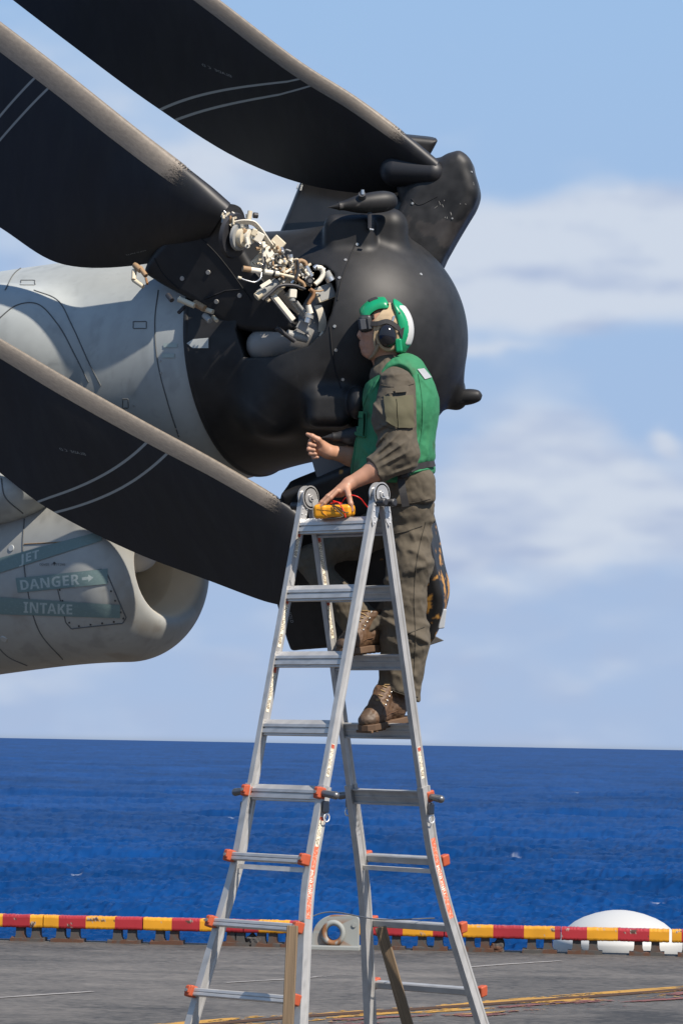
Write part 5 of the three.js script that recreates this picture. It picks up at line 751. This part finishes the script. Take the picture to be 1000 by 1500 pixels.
part('buckle', toW([rbox(onSkin(vestF, 592, 695, .016), V(.93, .25, .1).normalize(), V(-.25, .93, 0).normalize(), V(0, 0, 1), .036, .030, .010, .004), rbox(onSkin(vestF, 598, 693, .017), V(.93, .25, .1).normalize(), V(-.25, .93, 0).normalize(), V(0, 0, 1), .008, .034, .012, .003)]), mat(.015, .015, .016, .35), vest);
{ const a = q(587, 702, 14.765), b = q(590, 722, 14.755), c = q(594, 742, 14.765); part('strap_end', toW(sweep([[-.016, -.0015], [.016, -.0015], [.016, .0015], [-.016, .0015]], new THREE.CatmullRomCurve3([a, b, c]).getPoints(10), V(1, .15, -.1).normalize(), V(0, 0, 1))), webM, vest); }

// boots
function boot(name, heel, toe, label, lean) { // heel and toe points of the sole, in the camera frame
  const f = toe.clone().sub(heel), L = f.length(); f.normalize(); const s = f.clone().cross(V(0, 1, 0)).normalize(), u = s.clone().cross(f).normalize();
  const at = (a, b, c = 0) => heel.clone().addScaledVector(f, a * L).addScaledVector(u, b).addScaledVector(s, c), E2 = (a, b, rx, ry, rz) => ell(at(a, b), rx, ry, rz, f, u);
  const up = many([E2(.80, .042, .056, .038, .044), E2(.56, .056, .074, .047, .044), E2(.2, .062, .058, .058, .042), cone(at(.22, .08), at(.20, .17).add(lean), .047, .052), cone(at(.66, .062), at(.34, .165).add(lean), .042, .044)], .03);
  const top = at(.2, .165).add(lean); const upF = (x, y, z) => { let d = up(x, y, z); d = Math.max(d, -((x - heel.x) * u.x + (y - heel.y) * u.y + (z - heel.z) * u.z - .016)); return smax(d, (x - top.x) * u.x + (y - top.y) * u.y + (z - top.z) * u.z, .008) + .0022 * noise(x * 40, y * 40, z * 40) + .0016 * noise(x * 90, y * 90, z * 90); };
  const pos = heel.clone().add(toe).multiplyScalar(.5), lo = pos.clone().subScalar(.26), hi = pos.clone().addScalar(.30);
  const b = part(name, toW(tint(surf(upF, lo, hi, .0042), (x, y, z) => { const t = ((x - heel.x) * f.x + (y - heel.y) * f.y + (z - heel.z) * f.z) / L, h = (x - heel.x) * u.x + (y - heel.y) * u.y + (z - heel.z) * u.z, a = fbm(x * 22, y * 22, z * 22, 4), v = 1 + .35 * a, scuf = t > .83 && h > .03 && a > -.3; return scuf ? [.075 * v, .048 * v, .03 * v] : [.095 * v, .051 * v, .025 * v]; })), vmat(.6), per, label);
  // welted sole with lugs
  const o = [[.985, .0], [.96, .026], [.87, .045], [.66, .050], [.45, .043], [.22, .043], [.05, .038], [-.005, .020]], out = [...o, ...o.slice().reverse().map(([a, w]) => [a, -w])], sh = new THREE.Shape(); out.forEach(([a, w], i) => i ? sh.lineTo(a * L, w) : sh.moveTo(a * L, w)); sh.closePath();
  const M4 = frame(heel, f, s, f.clone().cross(s));                                   // f x s = u
  const sg = new THREE.ExtrudeGeometry(sh, { depth: .022, bevelEnabled: true, bevelSize: .003, bevelThickness: .003, bevelSegments: 2 }).applyMatrix4(M4); if (f.clone().cross(s).dot(u) < 0) sg.translate(0, .022, 0);
  part('sole', toW(tint(sg, (x, y, z) => { const v = 1 + .3 * fbm(x * 30, y * 30, z * 30, 3); return [.11 * v, .064 * v, .036 * v]; })), vmat(.75), b);
  for (let i = 0; i < 9; i++) { const a = .06 + i * .108; part('lug', toW(rbox(at(a, -.005, -.0), f, u, s, .014, .012, i > 5 ? .09 : .072, .003)), mat(.13, .075, .04, .8), b); }
  const side = s.z > 0 ? 1 : -1, lm = mat(.30, .20, .09, .8);
  for (let i = 0; i < 6; i++) { const a = .58 - i * .058, h = .098 + i * .016 + (i > 3 ? .01 * (i - 3) : 0), l = hitSkin(upF, at(a, h, side * .1), s.clone().multiplyScalar(-side)), r = hitSkin(upF, at(a + .09, h + .004, side * .03).addScaledVector(u, .08), u.clone().negate().addScaledVector(s, -side * .3).normalize()), r2 = hitSkin(upF, at(a + .05, h + .02, side * .03).addScaledVector(u, .1), u.clone().negate()); if (l && r && r2) part('lace', toW(tube([l.clone().addScaledVector(s, side * .002), r.clone().addScaledVector(u, .004), r2.clone().addScaledVector(u, .004)], .0032, 6)), lm, b); if (l) part('lace_hook', toW(new THREE.SphereGeometry(.0052, 8, 6).translate(l.x, l.y, l.z)), silver, b); }
  for (const pts of [[[.74, .052], [.66, .078], [.58, .094]], [[.62, .05], [.5, .056], [.34, .060], [.22, .075]], [[.30, .05], [.2, .045], [.08, .05]]]) { const t = pts.map(([a, h]) => hitSkin(upF, at(a, h, side * .12), s.clone().multiplyScalar(-side))).filter(Boolean); if (t.length > 2) part('welt_seam', toW(tube(t, .0018, 5)), mat(.10, .05, .025, .8), b); }
}
function hitSkin(f, o, d) { let t = 0; for (let i = 0; i < 80; i++) { const p = o.clone().addScaledVector(d, t), v = f(p.x, p.y, p.z); if (v < .0008) return p; t += v * .8; if (t > .4) return null; } return null; }
boot('boot', q(592, 1056, 14.985), q(529, 1071, 14.765), 'near boot on the fourth rung', V(-.004, .01, -.01)); boot('boot', q(556, 951, 14.995), q(497, 958, 14.79), 'far boot one rung higher', V(.01, .01, -.02));

// helmet: cloth cap, front and back shells, ear cups, goggles
const hc = q(561, 482, 14.95), hx = V(.985, .17, 0), hy = V(-.17, .985, 0), loc = (x, y, z) => { x -= hc.x; y -= hc.y; z -= hc.z; return [x * hx.x + y * hx.y, x * hy.x + y * hy.y, z]; };
const clothCap = (x, y, z) => { const [a, b] = loc(x, y, z); let d = skull(x, y, z) - .011; d = smax(d, -(a + .045 + clamp(b, -.1, 0) * .1 - clamp(b - .03, 0, .1) * 1.1), .006); d = smax(d, -(b + .085), .006); return d + .0012 * noise(x * 60, y * 60, z * 60); };
const cap = part('helmet', toW(tint(surf(clothCap, ...bb(515, 430, 615, 535, 14.82, 15.08), .0036), (x, y, z) => { const v = 1 + .2 * fbm(x * 30, y * 30, z * 30, 3); return [.40 * v, .30 * v, .185 * v]; })), vmat(.9), per);
const shellG = vmat(.35, 0, { clearcoat: .3 }), gCol = (x, y, z) => { const v = 1 + .14 * fbm(x * 24, y * 24, z * 24, 3); return [.004 * v, .265 * v, .105 * v]; };
const shell = (o0, o1, rf) => (x, y, z) => smax(smax(skull(x, y, z) - o1, -(skull(x, y, z) - o0), .003), rf(...loc(x, y, z)), .008);
const boxR = (a0, a1, b0, b1, w, r = .02) => (a, b, c) => { const u = Math.abs(a - (a0 + a1) / 2) - (a1 - a0) / 2 + r, v = Math.abs(b - (b0 + b1) / 2) - (b1 - b0) / 2 + r, s = Math.abs(c) - w + r; return Math.hypot(Math.max(u, 0), Math.max(v, 0), Math.max(s, 0)) + Math.min(Math.max(u, v, s), 0) - r; };
const rot = (f, t, ca, cb) => { const c = Math.cos(t), s = Math.sin(t); return (a, b, z) => f(ca + (a - ca) * c + (b - cb) * s, cb - (a - ca) * s + (b - cb) * c, z); };
const frontR = rot(boxR(-.088, .042, .055, .21, .072, .022), .25, -.02, .09), frontF = shell(.013, .030, frontR), backR = rot(boxR(.050, .22, -.12, .135, .080, .025), -.10, .08, .0), backF = shell(.013, .034, backR);
const hb = bb(510, 425, 620, 535, 14.82, 15.08);
const fs = part('front_shell', toW(tint(surf(frontF, ...hb, .0036), gCol)), shellG, per); const bs = part('back_shell', toW(tint(surf(backF, ...hb, .0036), gCol)), shellG, per);
part('reflective_panel', toW(surf(shell(.030, .0365, rot(boxR(.060, .22, -.09, .09, .066, .018), -.10, .08, .0)), ...hb, .0036)), mat(.52, .52, .50, .5), bs);
part('front_pad', toW(surf(shell(.026, .0335, rot(boxR(-.035, .012, .07, .2, .045, .008), .25, -.02, .09)), ...hb, .0036)), mat(.02, .02, .022, .9), fs);
for (const [a, b] of [[568, 446], [546, 459], [572, 456]]) dot(frontF, a, b, .0045, mat(.01, .06, .03, .4), fs, 'rivet'); dot(backF, 585, 458, .005, mat(.01, .06, .03, .4), bs, 'rivet');
part('side_tab', toW(tint(surf((x, y, z) => sbox(q(583.5, 506, 14.862), .015, .030, .008, .008, V(.97, .12, .15).normalize(), V(-.12, .99, 0).normalize())(x, y, z), ...bb(570, 490, 600, 525, 14.8, 14.92), .003), gCol)), shellG, per); 
for (const z of [14.862, 15.04]) { const n = z < 14.95 ? 1 : -1, c = q(567, 492, z), g = new THREE.SphereGeometry(1, 32, 20).scale(.040, .052, .032); // ear cups
  const cu = part('ear_cup', toW(g.applyMatrix4(frame(c, hx, hy, V(0, 0, 1)))), mat(.012, .012, .015, .12), per);
  part('cup_seal', toW(new THREE.TorusGeometry(1, .21, 10, 36).scale(.044, .057, .05).applyMatrix4(frame(c.clone().add(V(0, 0, -.012 * n)), hx, hy, V(0, 0, 1)))), mat(.33, .24, .14, .8), cu); }
const skinCap = (x, y, z) => Math.min(skull(x, y, z) - .018, faceF(x, y, z));
webbing((x, y, z) => skull(x, y, z) - .016, [[542, 474], [553, 474], [566, 471], [577, 476], [585, 484], [590, 497], [592, 512]], .020, webM, per, 'goggle_strap'); webbing((x, y, z) => skull(x, y, z) - .022, [[586, 482], [591, 495], [592, 508], [590, 518]], .032, webM, per, 'nape_pad', .006);
part('chin_strap', toW(tube([q(554, 505, 14.868), q(550, 514, 14.875), q(546, 521, 14.89), q(541, 525, 14.93)], .0075, 8)), mat(.25, .18, .11, .85), per); part('chin_strap', toW(tube([q(551, 478, 14.868), q(548, 492, 14.872), q(549, 506, 14.876), q(552, 515, 14.89)], .006, 8)), mat(.32, .24, .145, .85), per);
part('clip', toW(rod(q(577, 463, 14.872), q(574, 472, 14.866), .0055, .0055, 10)), silver, per);
{ // goggles: padded frame and dark lens
  const gx = V(.98, .14, 0).normalize(), gy = V(-.14, .98, 0).normalize(), gc = q(535.5, 475, 14.95);
  const gf = (x, y, z) => smax(sbox(gc, .030, .038, .082, .018, gx, gy)(x, y, z), -(skull(x, y, z) - .002), .004), lensF = (x, y, z) => sbox(gc.clone().addScaledVector(gx, -.024), .009, .030, .072, .009, gx, gy)(x, y, z);
  const go = part('goggles', toW(surf(gf, ...bb(515, 450, 560, 500, 14.84, 15.06), .0034)), mat(.02, .02, .021, .45), per);
  part('lens', toW(surf(lensF, ...bb(515, 450, 560, 500, 14.84, 15.06), .0034)), mat(.05, .052, .056, .08), go);
  part('vent', toW(rbox(q(541, 474, 14.866), gx, gy, V(0, 0, 1), .016, .05, .008, .003)), mat(.05, .05, .05, .5), go);
  part('lens_side', toW(rbox(q(531.5, 475, 14.868), gx, gy, V(0, 0, 1), .024, .046, .006, .003)), mat(.07, .072, .075, .15), go);
}
part('hair', toW(tint(surf((x, y, z) => { const [a, b] = loc(x, y, z); return smax(smax(skull(x, y, z) - .006 - .003 * noise(x * 120, y * 120, z * 120), a + .03, .004), -(b - .045), .004); }, ...hb, .0036), () => [.012, .010, .009])), vmat(.8), per);
part('moustache', toW(surf((x, y, z) => many([cone(q(528.5, 498.5, 14.94), q(532, 502, 14.918), .0065, .0035), cone(q(528.5, 498.5, 14.96), q(532, 502, 14.982), .0065, .0035)], .006)(x, y, z) + .0014 * noise(x * 300, y * 300, z * 300), ...bb(520, 490, 540, 510, 14.88, 15.02), .0025)), mat(.02, .014, .010, .9), per);

// multimeter and its leads on the top rung
{ const t = thing('multimeter', 'yellow multimeter with red and black leads held on the top rung', 'multimeter', P(490, 758, 14.66));
  const x = V(.93, .04, .26).normalize(), y = V(-.04, 1, 0).normalize(), z = x.clone().cross(y), c = q(490, 748.5, 14.665);
  const f = (X, Y, Z) => smin(sbox(c, .083, .026, .045, .016, x, y)(X, Y, Z), sbox(c.clone().addScaledVector(x, -.055), .027, .030, .047, .014, x, y)(X, Y, Z), .01);
  const b = part('holster', toW(surf(f, ...bb(455, 730, 525, 765, 14.5, 14.85), .003)), mat(.72, .30, .008, .45), t);
  part('face', toW(rbox(c.clone().addScaledVector(y, .026), x, y, z, .12, .006, .062, .003)), mat(.06, .06, .062, .4), t); part('screen', toW(rbox(c.clone().addScaledVector(y, .0285).addScaledVector(x, -.035), x, y, z, .04, .003, .05, .001)), mat(.22, .25, .21, .2), t); part('dial', toW(rod(c.clone().addScaledVector(y, .027).addScaledVector(x, .01), c.clone().addScaledVector(y, .036).addScaledVector(x, .01), .016, .014, 16)), mat(.03, .03, .03, .5), t);
  seam(f, curve([[471, 741], [472, 750], [480, 757]]), .0016, mat(.3, .12, .01, .6), b, 'groove'); seam(f, curve([[464, 746], [478, 747.5], [496, 749]]), .0012, mat(.3, .12, .01, .6), b, 'groove');
  const red = mat(.62, .018, .012, .4), L = (n, pts, r, m) => part(n, toW(tube(pts.map((p) => q(...p)), r, 7, 40)), m, t);
  L('test_lead', [[484, 738, 14.64], [495, 736, 14.61], [501, 744, 14.605], [505, 754, 14.60], [506, 758, 14.60]], .0028, red); L('test_lead', [[500, 738, 14.66], [506, 729, 14.63], [516, 725.5, 14.62], [526, 729, 14.62], [534, 738, 14.66], [545, 752, 14.7], [550, 760, 14.72]], .0026, red); L('test_lead', [[486, 741, 14.62], [494, 748, 14.603], [502, 756, 14.60], [492, 759, 14.59], [478, 760, 14.60]], .0022, mat(.02, .02, .02, .5)); L('test_lead', [[488, 738, 14.63], [492, 743, 14.61], [500, 748, 14.60], [509, 751, 14.60], [512, 742, 14.64]], .002, mat(.02, .02, .02, .5));
  part('plug', toW(rod(q(483, 735.5, 14.655), q(486, 738, 14.645), .006, .006, 10)), mat(.05, .02, .02, .5), t); part('plug', toW(rod(q(488, 734.5, 14.655), q(500, 738, 14.63), .005, .005, 10)), red, t); part('plug', toW(rod(q(548, 757, 14.73), q(551, 762, 14.735), .007, .006, 10)), red, t); }
renderer.render(scene, camera);
